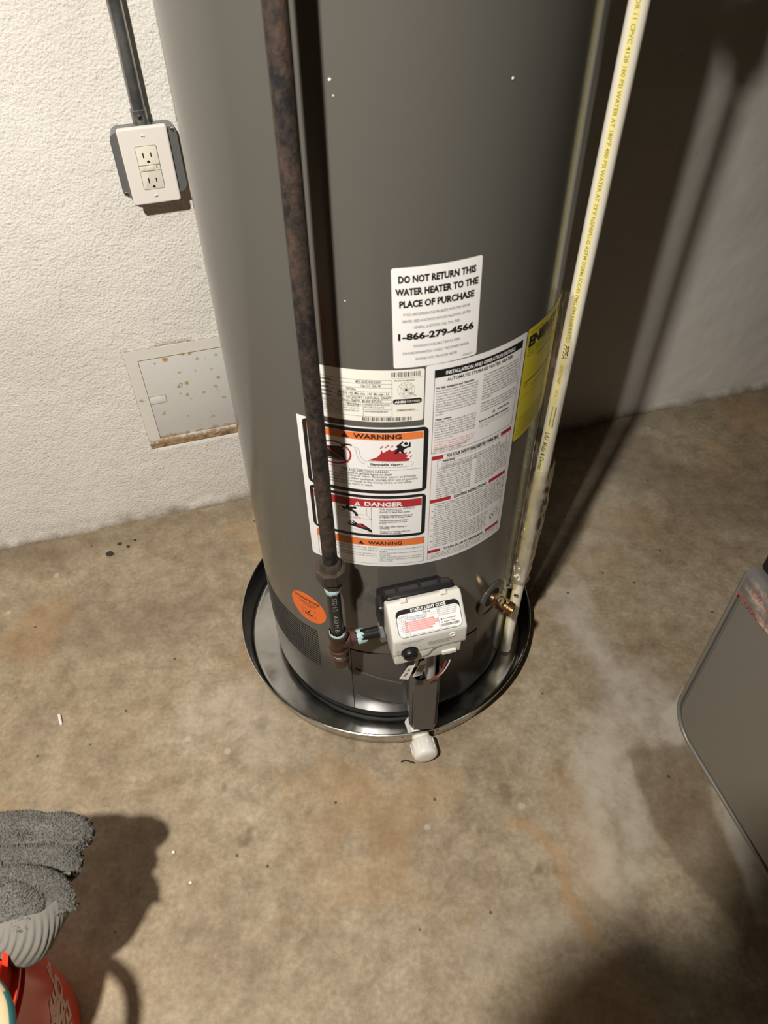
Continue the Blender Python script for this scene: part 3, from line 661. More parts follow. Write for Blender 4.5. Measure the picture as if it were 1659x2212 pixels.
# lower warning panel
d.rect(-0.1120, 0.5290, 0.0502, 0.5435, 'o2'); d.frame(-0.1120, 0.4880, 0.0502, 0.5440, 0.0005, 'k')
d.text('WARNING', -0.0330, 0.5325, 0.0068, 'k', wd=0.050, bold=0.03); d.poly([(-0.0475, 0.5315), (-0.0385, 0.5315), (-0.0430, 0.5395)], 'k', 2)
d.para(wrap('Read all instructions before lighting. Service by a qualified technician or service agency only.', 46), -0.1085, 0.5235, 0.090, 0.0052, 'k', h=0.0028)
d.para(wrap('Water heater must be vented, install per codes. Improper installation may result in fire or injury.', 46), -0.1085, 0.5100, 0.088, 0.0048, 'k', h=0.0027)
d.para(['- Do not operate if outlet pressure or light glass is', '  damaged.', '- Do not operate if any of the burner access door screws', '  are missing.', '- Failure to follow the above instructions may result in', '  a fire or explosion, causing property damage, personal', '  injury or death.'], -0.0165, 0.5215, 0.064, 0.0045, 'k', h=0.0027)
# right column
d.frame(0.0548, 0.7050, 0.1842, 0.8390, 0.0006, 'k'); d.rect(0.0548, 0.8275, 0.1842, 0.8390, 'k')
d.text('INSTALLATION AND OPERATION DETAILS', 0.1195, 0.8305, 0.0050, 'w2', wd=0.101, align='C', bold=0.03)
d.text('AUTOMATIC STORAGE WATER HEATER', 0.1190, 0.8205, 0.0046, 'k', wd=0.096, align='C', bold=0.02)
T1 = 'Read and follow water heater markings and instructions. If owner\'s manual is missing contact the retailer or manufacturer. This appliance must be installed in accordance with local codes or, in the absence of local codes, the National Fuel Gas Code ANSI Z223.1/NFPA 54 or the CSA B149.1, Natural Gas and Propane Installation Code. See the installation instructions for further details.'
T2 = 'Regardless of the warranty life of a water heater it is expected to leak at the end of its useful life. Do not install where a leak will result in damage to adjacent areas or lower floors. When such areas cannot be avoided a suitable drain pan, adequately drained, must be installed under the water heater per the code.'
T3 = 'Hotter water increases the risk of scalding. Use caution to reduce this risk. See the manual before changing the temperature setting of this heater.'
T4 = 'For residential installations provide adequate clearance for servicing. A relief valve must be installed. Combustion and ventilation air must be supplied. Do not obstruct air openings. Keep area clear of combustible material, gasoline and other flammable liquids. Do not install this water heater in a place where it may freeze. Fill the tank completely before lighting. Insulation blankets are not recommended.'
L1 = wrap(T1, 44); d.text('For Safe Installation and Operation', 0.0578, 0.8105, 0.0032, 'k', wd=0.050, bold=0.03)
d.para(L1, 0.0578, 0.8063, 0.056, 0.00415, 'k'); z = 0.8063-0.00415*len(L1)-0.004
d.text('Water Leakage:', 0.0578, z, 0.003, 'k', wd=0.022, bold=0.03); L2 = wrap(T2, 46); d.para(L2, 0.0578, z-0.0042, 0.0575, 0.00405, 'k'); z = z-0.0042-0.00405*len(L2)-0.0015
L3 = wrap('CAUTION: '+T3, 45); d.para(L3, 0.0578, z, 0.0575, 0.0040, 'p', bold=0.01); z -= 0.0040*len(L3)+0.0012
d.para(['WARNING: The thermostat setting above', '120 F (49 C) may cause scalds.'], 0.0578, max(z, 0.7115), 0.050, 0.0038, 'k')
L4 = wrap(T4, 47); d.para(L4, 0.1220, 0.8125, 0.058, 0.00420, 'k'); z = 0.8125-0.0042*len(L4)-0.003
L5 = wrap('WARNING: Use only the gas shown on the rating plate. Turn off the gas and allow the burner to cool before any service or cleaning work on this appliance is done by a qualified person.', 47)
d.para(L5, 0.1220, z, 0.058, 0.0041, 'k')
z -= 0.0041*len(L5)+0.005
d.poly([(0.1420, z-0.001), (0.1475, z-0.001), (0.14475, z+0.0045)], 'g', 1); d.text('WARNING', 0.1500, z, 0.0030, 'k', bold=0.02)
d.text('Read the manual before operating', 0.1215, z-0.008, 0.0030, 'k', wd=0.050, bold=0.03)
d.para(wrap('This product can expose you to chemicals known to cause cancer or birth defects. See owner manual.', 44), 0.1215, z-0.0122, 0.052, 0.0032, 'g', h=0.0017)
def band(z0, z1, a, b_, t):
    d.rect(0.0558, z0, a, z1, 'r'); d.rect(b_, z0, 0.1838, z1, 'r'); d.text(t, (a+b_)/2, z0+0.0006, (z1-z0)*0.78, 'k', wd=(b_-a)-0.010, align='C', bold=0.03)
band(0.6930, 0.7000, 0.0720, 0.1640, 'FOR YOUR SAFETY READ BEFORE OPERATING')
band(0.6110, 0.6180, 0.0870, 0.1510, 'LIGHTING INSTRUCTIONS')
band(0.5030, 0.5095, 0.0760, 0.1555, 'TO TURN GAS OFF TO THE APPLIANCE')
d.frame(0.0556, 0.4890, 0.1840, 0.7000, 0.0005, 'r')
d.frame(0.0640, 0.6770, 0.1770, 0.6905, 0.0004, 'k')
d.text('WARNING:', 0.0710, 0.6865, 0.0032, 'k', wd=0.018, bold=0.04)
d.para(wrap('If you do not follow these instructions exactly, a fire or explosion may result causing property damage, personal injury or loss of life.', 56), 0.0700, 0.6825, 0.095, 0.0036, 'k', h=0.0024)
S1 = 'This appliance has a pilot which is lit by a piezo-electric spark gas ignition system. Do not open the inner door of the appliance and try to light the pilot by hand. BEFORE LIGHTING smell all around the appliance area for gas. Be sure to smell next to the floor because some gas is heavier than air and will settle. WHAT TO DO IF YOU SMELL GAS Do not try to light any appliance. Do not touch any electric switch; do not use any phone in your building. Immediately call your gas supplier from a neighbor\'s phone. Follow the gas supplier\'s instructions.'
S2 = 'If you cannot reach your gas supplier, call the fire department. Use only your hand to push in or turn the gas control knob. Never use tools. If the knob will not push in or turn by hand, do not try to repair it, call a qualified service technician. Force or attempted repair may result in a fire or explosion. Do not use this appliance if any part has been under water. Immediately call a qualified service technician to inspect the appliance and to replace any part of the control system and any gas control which has been under water.'
d.para(wrap(S1, 41)[:14], 0.0640, 0.6730, 0.052, 0.00405, 'k'); d.para(wrap(S2, 43)[:15], 0.1240, 0.6735, 0.056, 0.00400, 'k')
S3 = '1. STOP! Read the safety information above on this label. 2. Turn the gas control knob clockwise to the OFF position and wait five minutes to clear out any gas. If you smell gas, STOP! Follow B in the safety information above. 3. If you do not smell gas, go to the next step. Remove the outer burner door and locate the pilot sight glass. 4. Turn the gas control knob to PILOT. Press and hold the knob fully in, then press the piezo ignitor button repeatedly until the status light starts to blink. Hold for up to ninety seconds. 5. If the pilot does not light, turn the knob to OFF, wait ten minutes and repeat the steps. If the knob does not pop up when released, stop and call your service technician or gas supplier. 6. When the pilot is lit, release the knob and turn it to the desired temperature setting. Replace the outer burner door. The main burner will light when the thermostat calls for heat. 7. If it will not stay lit after several tries turn the gas control knob to OFF and call your service technician. Replace the doors and panels before operating the appliance again as shown.'
LL = wrap(S3, 88); n_ = min(len(LL), 22)
for i, t in enumerate((LL+LL)[:22]):
    zz = 0.6060-i*0.0043
    wd = (0.122 if i < 11 else 0.093)*min(1, len(t)/86); d.text(t, 0.0590+(0.004 if i % 3 else 0), zz, 0.0028, 'k', wd=wd, res=1)
d.frame(0.1620, 0.5290, 0.1790, 0.5480, 0.0004, 'g'); d.annulus((0.1660, 0.5330), 0.0042, 0.0012, 'k', n=14); d.annulus((0.1735, 0.5400), 0.0042, 0.0008, 'g', n=14); d.line((0.1660, 0.5290), (0.1660, 0.5190), 0.0005, 'k')
d.para(wrap('Turn the gas control knob to OFF position. The status light will stop blinking and stay off. If the knob will not turn, call a qualified technician. Keep this label readable.', 66), 0.0590, 0.4990, 0.120, 0.0036, 'k', h=0.0023)
d.build(p, LN, LM)

# --- yellow energy sheet
p = label_part('energy_guide_label', [rrect(0.1935, 0.663, 0.330, 0.848, 0.002)], 'y', label='yellow energy guide sheet, mostly round the right side')
d = Decal(TM, 0.0002)
d.text('U.S. Government', 0.1990, 0.8405, 0.0026, 'k', wd=0.030); d.text('ENERGY', 0.1975, 0.8205, 0.0150, 'k', wd=0.082, bold=0.05); d.text('GUIDE', 0.2880, 0.8205, 0.0150, 'k', wd=0.04, bold=0.03)
for k in range(3): d.text('Water Heater - Natural Gas  Capacity (first hour rating) gallons', 0.1975, 0.8150-k*0.0045, 0.0026, 'k', wd=0.075)
d.text('Estimated Yearly Energy Cost', 0.2250, 0.7960, 0.0045, 'k', wd=0.06); d.line((0.2010, 0.7620), (0.300, 0.7620), 0.0016, 'k'); d.text('$200', 0.2005, 0.7560, 0.003, 'k'); d.text('Cost Range of Similar Models', 0.2200, 0.7480, 0.0028, 'k')
for k in range(7): d.text('Your cost will depend on your utility rates and use and the assumed daily usage', 0.2010, 0.7030-k*0.0052, 0.0024, 'k', wd=0.09)
for k in range(4): d.annulus((0.1980, 0.7035-k*0.0100), 0.0008, 0.0008, 'k', n=8)
d.line((0.197, 0.739), (0.31, 0.739), 0.0004, 'g')
d.build(p, LN, LM)

# --- round orange sticker
oc, oz = -0.1504, 0.3200
p = label_part('air_vent_sticker', [[(oc+0.0372*cos(2*pi*i/40), oz+0.0385*sin(2*pi*i/40)) for i in range(40)]], 'ov', label='round orange DO NOT BLOCK sticker')
d = Decal(TM, 0.0002)
d.text('DO NOT BLOCK', oc, oz+0.0190, 0.0060, 'k', wd=0.054, align='C', bold=0.025)
for k, t in enumerate(('AIR OPENINGS AROUND BASE', 'KEEP AREA CLEAR AND FREE', 'OF DUST AND LINT')): d.text(t, oc, oz+0.0125-k*0.0042, 0.0024, 'k', wd=(0.040, 0.034, 0.02)[k], align='C')
d.line((oc-0.013, oz-0.001), (oc-0.013, oz-0.024), 0.0006, 'k'); d.line((oc+0.014, oz-0.001), (oc+0.014, oz-0.024), 0.0006, 'k'); d.line((oc-0.013, oz-0.024), (oc+0.014, oz-0.024), 0.0006, 'k')
d.line((oc-0.010, oz-0.002), (oc-0.002, oz-0.013), 0.0005, 'k'); d.line((oc-0.002, oz-0.013), (oc+0.007, oz-0.002), 0.0005, 'k')
d.poly([(oc-0.008, oz-0.021), (oc+0.008, oz-0.021), (oc+0.010, oz-0.017), (oc+0.001, oz-0.0185), (oc-0.009, oz-0.016)], 'k'); d.annulus((oc+0.001, oz-0.0125), 0.0032, 0.0032, 'k', n=12)
d.build(p, LN, LM)

for u, z, r_ in ((-0.0505, 1.155, 0.0014), (-0.0480, 1.142, 0.0008), (0.1205, 1.146, 0.0012), (-0.0475, 0.9345, 0.0008)):
    bm = bmesh.new(); bmesh.ops.create_icosphere(bm, subdivisions=2, radius=r_, matrix=Matrix.Translation(onT(u, z, 0.0))); obj('white_fleck', bm, M['white_label'], heater)  # tiny white beads set on the jacket
# --- air grille, tiny slits each with a lip
bm = bmesh.new(); bl = bmesh.new()
for j in range(16):
    for i in range(33):
        z = 0.1465+j*0.00745; u = -0.1385-i*0.0053-(0.0 if j % 2 else 0.0)
        if i == 0 and j % 2: pass
        a = [onT(u+q*0.0020, z+r_*0.0021, 0.00025) for q, r_ in ((-1, -1), (1, -1), (1, 1), (-1, 1))]
        bm.faces.new([bm.verts.new(x) for x in a])
        b0 = [onT(u+q*0.0021, z-0.0022, o_) for q, o_ in ((-1, 0), (1, 0), (1, 0.0007), (-1, 0.0007))]; b1 = [onT(u+q*0.0021, z-0.0032, 0) for q in (-1, 1)]
        v = [bl.verts.new(x) for x in b0+b1]; bl.faces.new((v[0], v[1], v[2], v[3])); bl.faces.new((v[3], v[2], v[5], v[4]))
obj('air_slits', bm, M['dark_gap'], heater, 0, kind='stuff'); obj('air_slit_lips', bl, M['tank'], heater, 0, kind='stuff')

# --- burner access door (outer) in the jacket, two halves round the burner chute
def shell(u0, u1, zt0, zt1, zb0, zb1, off, th, n=24):
    bm = bmesh.new(); rows = []
    for i in range(n+1):
        t = i/n; u = u0+(u1-u0)*t; zt = zt0+(zt1-zt0)*t; zb = zb0+(zb1-zb0)*t
        rows.append([bm.verts.new(onT(u, zt, off)), bm.verts.new(onT(u, zb, off)), bm.verts.new(onT(u, zb, off-th)), bm.verts.new(onT(u, zt, off-th))])
    for a, b_ in zip(rows, rows[1:]): bridge(bm, a, b_)
    bm.faces.new(rows[0]); bm.faces.new(rows[-1][::-1]); return bm
door = obj('burner_door', shell(-0.0715, 0.1655, 0.2415, 0.2335, 0.040, 0.040, 0.0012, 0.0035), M['door'], heater, label='dark grey curved burner access door')
bm = shell(-0.0735, 0.1675, 0.2440, 0.2360, 0.0395, 0.0395, 0.0003, 0.001); obj('door_gap', bm, M['dark_gap'], heater)
bm = bmesh.new()
pts = [onT(-0.0660+(0.0860)*t, 0.1830-0.0380*t, 0.0020) for t in [i/16 for i in range(17)]]; pts += [onT(0.0215, 0.155, 0.002), onT(0.0220, 0.175, 0.002)]
tube(bm, pts, 0.0016, 8); obj('pressed_ridge', bm, M['tank'], door)
bm = shell(-0.0655, 0.0190, 0.1815, 0.1445, 0.0960, 0.0680, 0.0024, 0.002, 14); obj('pressed_panel', bm, M['door'], door)
bm = bmesh.new(); tube(bm, [onT(-0.0655+0.0845*t, 0.0950-0.0270*t, 0.0030) for t in [i/14 for i in range(15)]], 0.0012, 6); obj('pressed_ridge', bm, M['tank'], door)

# --- gas control valve
vy = rad(14.0); EX = Vector((cos(vy), sin(vy), 0)); NN = Vector((sin(vy), -cos(vy), 0)); VO = Vector((0.0545, 0.659, 0))
def V(x, n, z): return VO+EX*x+NN*n+Vector((0, 0, z))
valve = bpy.data.objects  # (name kept local below)
def prism(prof, x0, x1, bev=0.0, seg=3, taper=0.0):
    bm = bmesh.new(); a = [bm.verts.new(V(x0+taper, n, z)) for n, z in prof]; b_ = [bm.verts.new(V(x1-taper, n, z)) for n, z in prof]
    bridge(bm, a, b_); bm.faces.new(a[::-1]); bm.faces.new(b_)
    if bev: bevel(bm, bev, seg, 20)
    return bm
cover = obj('gas_valve', prism([(-0.016, 0.500), (-0.002, 0.5085), (0.004, 0.5045), (0.0387, 0.4700), (0.0392, 0.4360), (0.0350, 0.4300), (-0.016, 0.4300)], -0.0555, 0.0555, 0.0055, 4), M['white_plastic'], heater, 50, label='white gas control box with status light chart and black knob')
obj('lower_housing', prism([(-0.010, 0.445), (0.0375, 0.445), (0.0365, 0.4075), (0.030, 0.4040), (-0.010, 0.4040)], -0.0525, 0.0495, 0.004, 3), M['white_plastic'], cover, 50)
bm = prism([(-0.080, 0.400), (-0.080, 0.448), (-0.052, 0.472), (-0.037, 0.496), (-0.018, 0.508), (-0.010, 0.505), (-0.010, 0.400)], -0.052, 0.050, 0.006, 3); obj('valve_bracket', bm, M['black_plastic'], heater, 50, label='black plastic housing behind the gas control box')
vb = bpy.data.objects['valve_bracket']
for x0, x1, z0, z1, n0, n1 in ((-0.0625, -0.050, 0.440, 0.482, -0.040, -0.012), (0.048, 0.0590, 0.440, 0.478, -0.046, -0.016)):
    bm = prism([(n0, z0), (n0, z1), (n1-0.006, z1), (n1, z1-0.008), (n1, z0)], x0, x1, 0.003, 2); obj('side_lug', bm, M['black_plastic'], vb)
for x in (-0.032, 0.002, 0.032):
    bm = bmesh.new(); box(bm, V(x, -0.024, 0.5000), (0.0035, 0.020, 0.004), Matrix.Rotation(vy, 3, 'Z') @ Matrix.Rotation(0.3, 3, 'X')); obj('rib', bm, M['black_plastic'], vb)
for x in (-0.0300, 0.0290):
    bm = bmesh.new(); box(bm, V(x, -0.0020, 0.5090), (0.0100, 0.008, 0.004), Matrix.Rotation(vy, 3, 'Z')); bevel(bm, 0.001, 1); obj('clip', bm, M['white_plastic'], cover)
# chart on the sloped face
sl = Vector((0, 0, 0)); A0 = (0.0060, 0.5032); B0 = (0.0375, 0.4718); dn, dz = B0[0]-A0[0], B0[1]-A0[1]; LN_ = math.hypot(dn, dz)
def SF(u, v, o):   # v = 0 at the lower crease, up the slope
    t = 1-v/LN_; n_out = (-dz/LN_, dn/LN_)
    return V(u, A0[0]+dn*t+n_out[0]*o, A0[1]+dz*t+n_out[1]*o)
_c = SF(0, 0, 0)
d = Decal(SF, 0.00015, 0.0)
d.poly(rrect(-0.0455, 0.0015, 0.0490, 0.0420, 0.0085, 6), 'k', 1); lbl_in = rrect(-0.0447, 0.0023, 0.0482, 0.0350, 0.0070, 6)
d.poly([q for q in lbl_in if q[1] < 0.030]+[(0.0482, 0.0350), (-0.0447, 0.0350)][0:0] or lbl_in, 'w', 2) if False else d.poly(rrect(-0.0447, 0.0023, 0.0482, 0.0352, 0.0072, 6), 'w', 2)
d.text('STATUS LIGHT CODE', 0.0030, 0.0365, 0.0042, 'w2', wd=0.052, align='C', bold=0.04, l=3)
d.text('STATUS', -0.0005, 0.0312, 0.0022, 'k', wd=0.0115, align='C', bold=0.04, l=3)
d.line((-0.0290, 0.0350), (-0.0290, 0.0050), 0.0004, 'k', 3); d.line((0.0150, 0.0350), (0.0150, 0.0060), 0.0004, 'k', 3)
d.line((-0.0385, 0.0300), (-0.0385, 0.0045), 0.0003, 'k', 3); d.line((-0.0355, 0.0280), (-0.0355, 0.0045), 0.0003, 'k', 3)
for k in range(9): d.line((-0.0440, 0.0300-k*0.0029), (0.0150 if k < 2 else -0.0290, 0.0300-k*0.0029), 0.00025, 'k', 3)
d.text('Light Flashes', -0.0430, 0.0312, 0.0018, 'k', wd=0.0125, l=4); d.text('Code', -0.0345, 0.0282, 0.0015, 'k', l=4)
d.text('Control Off/Pilot Out', -0.0275, 0.0278, 0.0022, 'k', wd=0.027, l=4); d.text('Normal Operation', -0.0275, 0.0247, 0.0022, 'b', wd=0.025, bold=0.02, l=4); d.text('1-0', -0.0350, 0.0247, 0.0022, 'b', bold=0.02, l=4)
for k, t in enumerate(('Thermopile Voltage Low', 'Tank Temperature Exceeded System Limit', 'Temperature Sensor Failure', 'Gas Control or Valve Failure', 'Gas Control Failure')):
    z = 0.0213-k*0.0031; d.rect(-0.0280, z-0.0004, 0.0145 if k in (1, 2) else 0.009-0.004*(k == 4), z+0.0022, 'p', 3); d.text(t, -0.0275, z, 0.0016, 'w2', wd=(0.034, 0.040, 0.040, 0.034, 0.028)[k], l=5); d.rect(-0.0345, z-0.0004, -0.0302, z+0.0022, 'p', 3)
for k, t in enumerate(('The Status Light is located above this', 'label. If light is not lit, see manual.', 'Status code is repeated every few', 'seconds. See owner\'s manual for', 'troubleshooting and service')): d.text(t, 0.0160, 0.0328-k*0.0026, 0.0017, 'k', wd=0.0300-0.001*k, l=4)
d.annulus((0.0190, 0.0170), 0.0013, 0.0013, 'b', 4, n=12); d.text('Normal Operation', 0.0220, 0.0162, 0.0018, 'k', wd=0.019, bold=0.02, l=4)
d.annulus((0.0190, 0.0128), 0.0013, 0.0013, 'p', 4, n=12); d.text('System Problem', 0.0220, 0.0120, 0.0018, 'k', wd=0.017, bold=0.02, l=4)
d.barcode(0.0165, 0.0065, 0.0450, 0.0102, 'k', 5)
d.B['k'] = d.B['k']; d.text('If the status light is off verify the pilot is lit. Refer to the owner manual for details', -0.036, 0.0032, 0.0015, 'k', wd=0.072, l=4)
u_, rs_, = 0.0165, random.Random(4)
while u_ < 0.0440:
    w_ = rs_.choice((0.0005, 0.0008, 0.0011)); d.rect(u_, 0.0065, u_+w_, 0.0102, 'k', 4); u_ += w_+rs_.choice((0.0004, 0.0007))
d.build(cover, LN, LM)
# knob, button, connectors on the front face
kn = V(-0.0315, 0.0385, 0.4400)
bm = bmesh.new(); stack(bm, kn, NN, [(0, 0.0128), (0.002, 0.0128), (0.003, 0.0112), (0.0085, 0.0107), (0.0100, 0.0095)], 32); kb = obj('knob', bm, M['black_plastic'], cover)
bm = bmesh.new(); box(bm, kn+NN*0.0100, (0.018, 0.0030, 0.0030), Matrix.Rotation(vy, 3, 'Z')); obj('pointer', bm, M['black_plastic'], cover)
FF = lambda u, v, o: V(u, 0.0392+o, v)
d = Decal(FF, 0.00015, 0)
for a in range(-150, 151, 30):
    r0, r1 = 0.0165, 0.0185; c_ = (-0.0315, 0.4400)
    d.line((c_[0]+r0*sin(rad(a)), c_[1]+r0*cos(rad(a))), (c_[0]+r1*sin(rad(a)), c_[1]+r1*cos(rad(a))), 0.0006, 'g')
d.text('IF PRESSED FIRST, RELEASE TO LIGHT', -0.0440, 0.4640, 0.0020, 'g', wd=0.034); d.text('PUSH TO TURN TO PILOT', -0.0400, 0.4605, 0.0018, 'g', wd=0.025)
for k in range(3): d.text('WATER TEMPERATURE OVER 125 CAUSES BURNS', -0.0040, 0.4530-k*0.0032, 0.0022, 'g', wd=0.040-0.004*k)
d.text('HOT', -0.0505, 0.4440, 0.0022, 'g'); d.text('PILOT', -0.0500, 0.4360, 0.0022, 'g')
d.build(cover, LN, LM)
bm = bmesh.new(); stack(bm, V(0.0330, 0.0385, 0.4600), NN, [(0, 0.0045), (0.0016, 0.0045), (0.0016, 0.0028), (0.0002, 0.0022)], 20); obj('status_light', bm, M['plate_plastic'], cover)
bm = bmesh.new()
wave = spline([V(-0.0120, 0.0388, 0.4195), V(-0.0030, 0.0388, 0.4225), V(0.0040, 0.0388, 0.4320), V(0.0150, 0.0388, 0.4375), V(0.0300, 0.0388, 0.4385), V(0.0500, 0.0388, 0.4390)], 6)
tube(bm, wave, 0.0008, 6); obj('groove', bm, M['grey_ink'], cover)
bm = bmesh.new(); box(bm, V(0.0300, 0.034, 0.4150), (0.022, 0.012, 0.008), Matrix.Rotation(vy, 3, 'Z')); bevel(bm, 0.001, 1); obj('socket_shroud', bm, M['white_plastic'], cover)
bm = bmesh.new(); box(bm, V(0.0310, 0.035, 0.4030), (0.019, 0.011, 0.014), Matrix.Rotation(vy, 3, 'Z')); bevel(bm, 0.001, 1); obj('plug', bm, M['black_plastic'], cover)
bm = bmesh.new(); box(bm, V(-0.0290, 0.030, 0.4000), (0.014, 0.010, 0.012), Matrix.Rotation(vy, 3, 'Z')); bevel(bm, 0.001, 1); obj('igniter_button', bm, M['black_plastic'], cover)
# little tag hanging below
bm = bmesh.new()
tg = [V(-0.0290, 0.034, 0.3980), V(-0.0200, 0.034, 0.3960), V(-0.0330, 0.040, 0.3660), V(-0.0470, 0.040, 0.3740)]
vs = [bm.verts.new(q) for q in tg]; vs2 = [bm.verts.new(q+NN*0.0004) for q in tg]; bridge(bm, vs, vs2); bm.faces.new(vs[::-1]); bm.faces.new(vs2)
tag_ = obj('paper_tag', bm, M['lead_paper'], cover, 0)
_o = (V(-0.0265, 0.0352, 0.3930)); _e1 = (tg[3]-tg[0]).normalized(); _e2 = (tg[1]-tg[0]).normalized(); _nn = _e1.cross(_e2).normalized(); _nn = _nn if _nn.dot(NN) > 0 else -_nn
d = Decal(lambda u, v, o: tg[0]+_e1*u+_e2*v+_nn*(o+0.0006), 0.0001, 0); d.text('24-', 0.008, 0.003, 0.004, 'k', bold=0.03); d.text('FX', 0.019, 0.003, 0.004, 'k', bold=0.03); d.build(tag_, LN, LM)

# burner tube bundle and chute cover
ch = bmesh.new()
chx0, chx1 = -0.0250, 0.0270; cN = 0.002
CE, CNv = Vector((cos(rad(2)), sin(rad(2)), 0)), Vector((sin(rad(2)), -cos(rad(2)), 0))
def CH(x, n, z): return Vector((0.0655, 0.664, 0))+CE*x+CNv*n+Vector((0, 0, z))
zt, zb = 0.276, 0.108
out = [(-0.0265, -0.075), (-0.0265, -0.013), (-0.0185, 0.0), (0.0175, 0.0), (0.0245, -0.013), (0.0245, -0.075)]
def topz(x, n): return zt-0.006+(0.012*(abs(x)/0.025)**2 if n > -0.02 else 0.016)
n_ = len(out); t_in = [(x*0.92, n-0.0015 if n > -0.001 else n) for x, n in out]
vo_t = [ch.verts.new(CH(x, n, topz(x, n))) for x, n in out]; vo_b = [ch.verts.new(CH(x, n, zb+(0.0 if n > -0.03 else -0.01))) for x, n in out]
vi_t = [ch.verts.new(CH(x, n-0.001, topz(x, n))) for x, n in t_in]; vi_b = [ch.verts.new(CH(x, n-0.001, zb)) for x, n in t_in]
for i in range(n_-1):
    ch.faces.new((vo_t[i], vo_t[i+1], vo_b[i+1], vo_b[i])); ch.faces.new((vi_t[i+1], vi_t[i], vi_b[i], vi_b[i+1])); ch.faces.new((vo_t[i], vi_t[i], vi_t[i+1], vo_t[i+1])); ch.faces.new((vo_b[i+1], vi_b[i+1], vi_b[i], vo_b[i]))
obj('burner_chute', ch, M['door'], heater, 25, label='grey folded metal chute below the gas control box')
bm = bmesh.new(); box(bm, CH(0, -0.034, 0.175), (0.044, 0.060, 0.11), Matrix.Rotation(rad(2), 3, 'Z')); obj('chute_interior', bm, M['dark_gap'], heater)
bm = bmesh.new(); prof = []
for k in range(30): prof += [(k*0.0034, 0.0080), (k*0.0034+0.0017, 0.0092)]
stack(bm, CH(0.006, -0.0125, 0.405), (0, 0, -1), [(0.036+t, r_) for t, r_ in prof], 20); obj('flexible_tube', bm, M['flex'], heater, 60)
bm = bmesh.new(); stack(bm, CH(0.006, -0.0125, 0.405), (0, 0, -1), [(0, 0.0095), (0.010, 0.0095), (0.011, 0.0105), (0.020, 0.0105), (0.021, 0.0096), (0.036, 0.0096)], 6); obj('tube_nut', bm, M['lead_paper'], heater)
bm = bmesh.new(); tube(bm, spline([V(0.029, 0.034, 0.403), V(0.027, 0.036, 0.385), V(0.021, 0.030, 0.345), V(0.012, 0.012, 0.300), V(0.012, 0.000, 0.27)], 6), 0.0013, 8); obj('red_wire', bm, M['red_wire'], heater)
bm = bmesh.new(); tube(bm, spline([V(0.033, 0.034, 0.403), V(0.032, 0.038, 0.385), V(0.024, 0.031, 0.345), V(0.016, 0.012, 0.300), V(0.014, 0.000, 0.27)], 6), 0.0011, 8); obj('white_wire', bm, M['white_wire'], heater)
bm = bmesh.new(); tube(bm, spline([V(-0.012, -0.005, 0.404), V(-0.014, -0.006, 0.37), V(-0.010, -0.015, 0.33), V(-0.008, -0.02, 0.27)], 6), 0.0028, 8); obj('black_wire', bm, M['black_plastic'], heater)
bm = bmesh.new()
for (x, n, z, sx, sz, tw) in ((-0.0165, 0.014, 0.368, 0.015, 0.030, 0.15),):
    box(bm, V(x, n, z), (sx, 0.0018, sz), Matrix.Rotation(vy+tw, 3, 'Z') @ Matrix.Rotation(0.1, 3, 'Y'))
obj('wire_connector', bm, M['lead_paper'], heater, 0)
bm = bmesh.new(); box(bm, CH(-0.0095, -0.0040, 0.3080), (0.018, 0.0006, 0.040), Matrix.Rotation(vy+0.2, 3, 'Z') @ Matrix.Rotation(0.35, 3, 'Y')); t2 = obj('barcode_tag', bm, M['white_label'], heater, 0)
bm = bmesh.new()
RR = Matrix.Rotation(vy+0.2, 3, 'Z') @ Matrix.Rotation(0.35, 3, 'Y')
for k in range(6): box(bm, CH(-0.0095, -0.0040, 0.3080)+RR @ Vector((-0.006+k*0.0022, -0.0005, -0.004)), (0.0010, 0.0003, 0.026), RR)
obj('lettering', bm, M['grey_ink'], t2, 0)

# drain valve (brass) with round escutcheon
a_ = rad(46.5); DN = Vector((sin(a_), -cos(a_), 0)); DP = TC+DN*TR+Vector((0, 0, 0.301)); DT = Vector((cos(a_), sin(a_), 0)); UPv = Vector((0, 0, 1))
bm = bmesh.new(); stack(bm, DP+UPv*-0.003, DN, [(-0.001, 0.0365), (0.0012, 0.0365), (0.0022, 0.035), (0.0022, 0.016), (-0.001, 0.016)], 48, True, False); es = obj('escutcheon', bm, M['tank'], heater, label='round grey cover disc at the drain valve')
bm = bmesh.new(); stack(bm, DP, DN, [(0.0005, 0.0195), (0.0028, 0.0195)], 32); obj('opening', bm, M['dark_gap'], es)
dv = bmesh.new(); stack(dv, DP, DN, [(0, 0.0115), (0.016, 0.0115), (0.017, 0.0130), (0.036, 0.0130), (0.037, 0.011), (0.040, 0.010)], 32); dvo = obj('drain_valve', dv, M['brass'], heater, 35, label='brass drain valve')
bm = bmesh.new(); stack(bm, DP+DN*0.010, DN, [(0, 0.0145), (0.008, 0.0145)], 6); obj('hex_collar', bm, M['brass'], dvo, 20)
bm = bmesh.new(); stack(bm, DP+DN*0.025, UPv*0.8-DT*0.35, [(0, 0.0085), (0.016, 0.0085), (0.017, 0.0075), (0.020, 0.006)], 24); obj('stem', bm, M['brass'], dvo)
bm = bmesh.new(); box(bm, DP+DN*0.025+(UPv*0.8-DT*0.35).normalized()*0.0205, (0.010, 0.0016, 0.002), Matrix.Rotation(a_, 3, 'Z')); obj('slot', bm, M['dark_gap'], dvo, 0)
pr = []
for k in range(6): pr += [(k*0.0030, 0.0118), (k*0.0030+0.0015, 0.0132)]
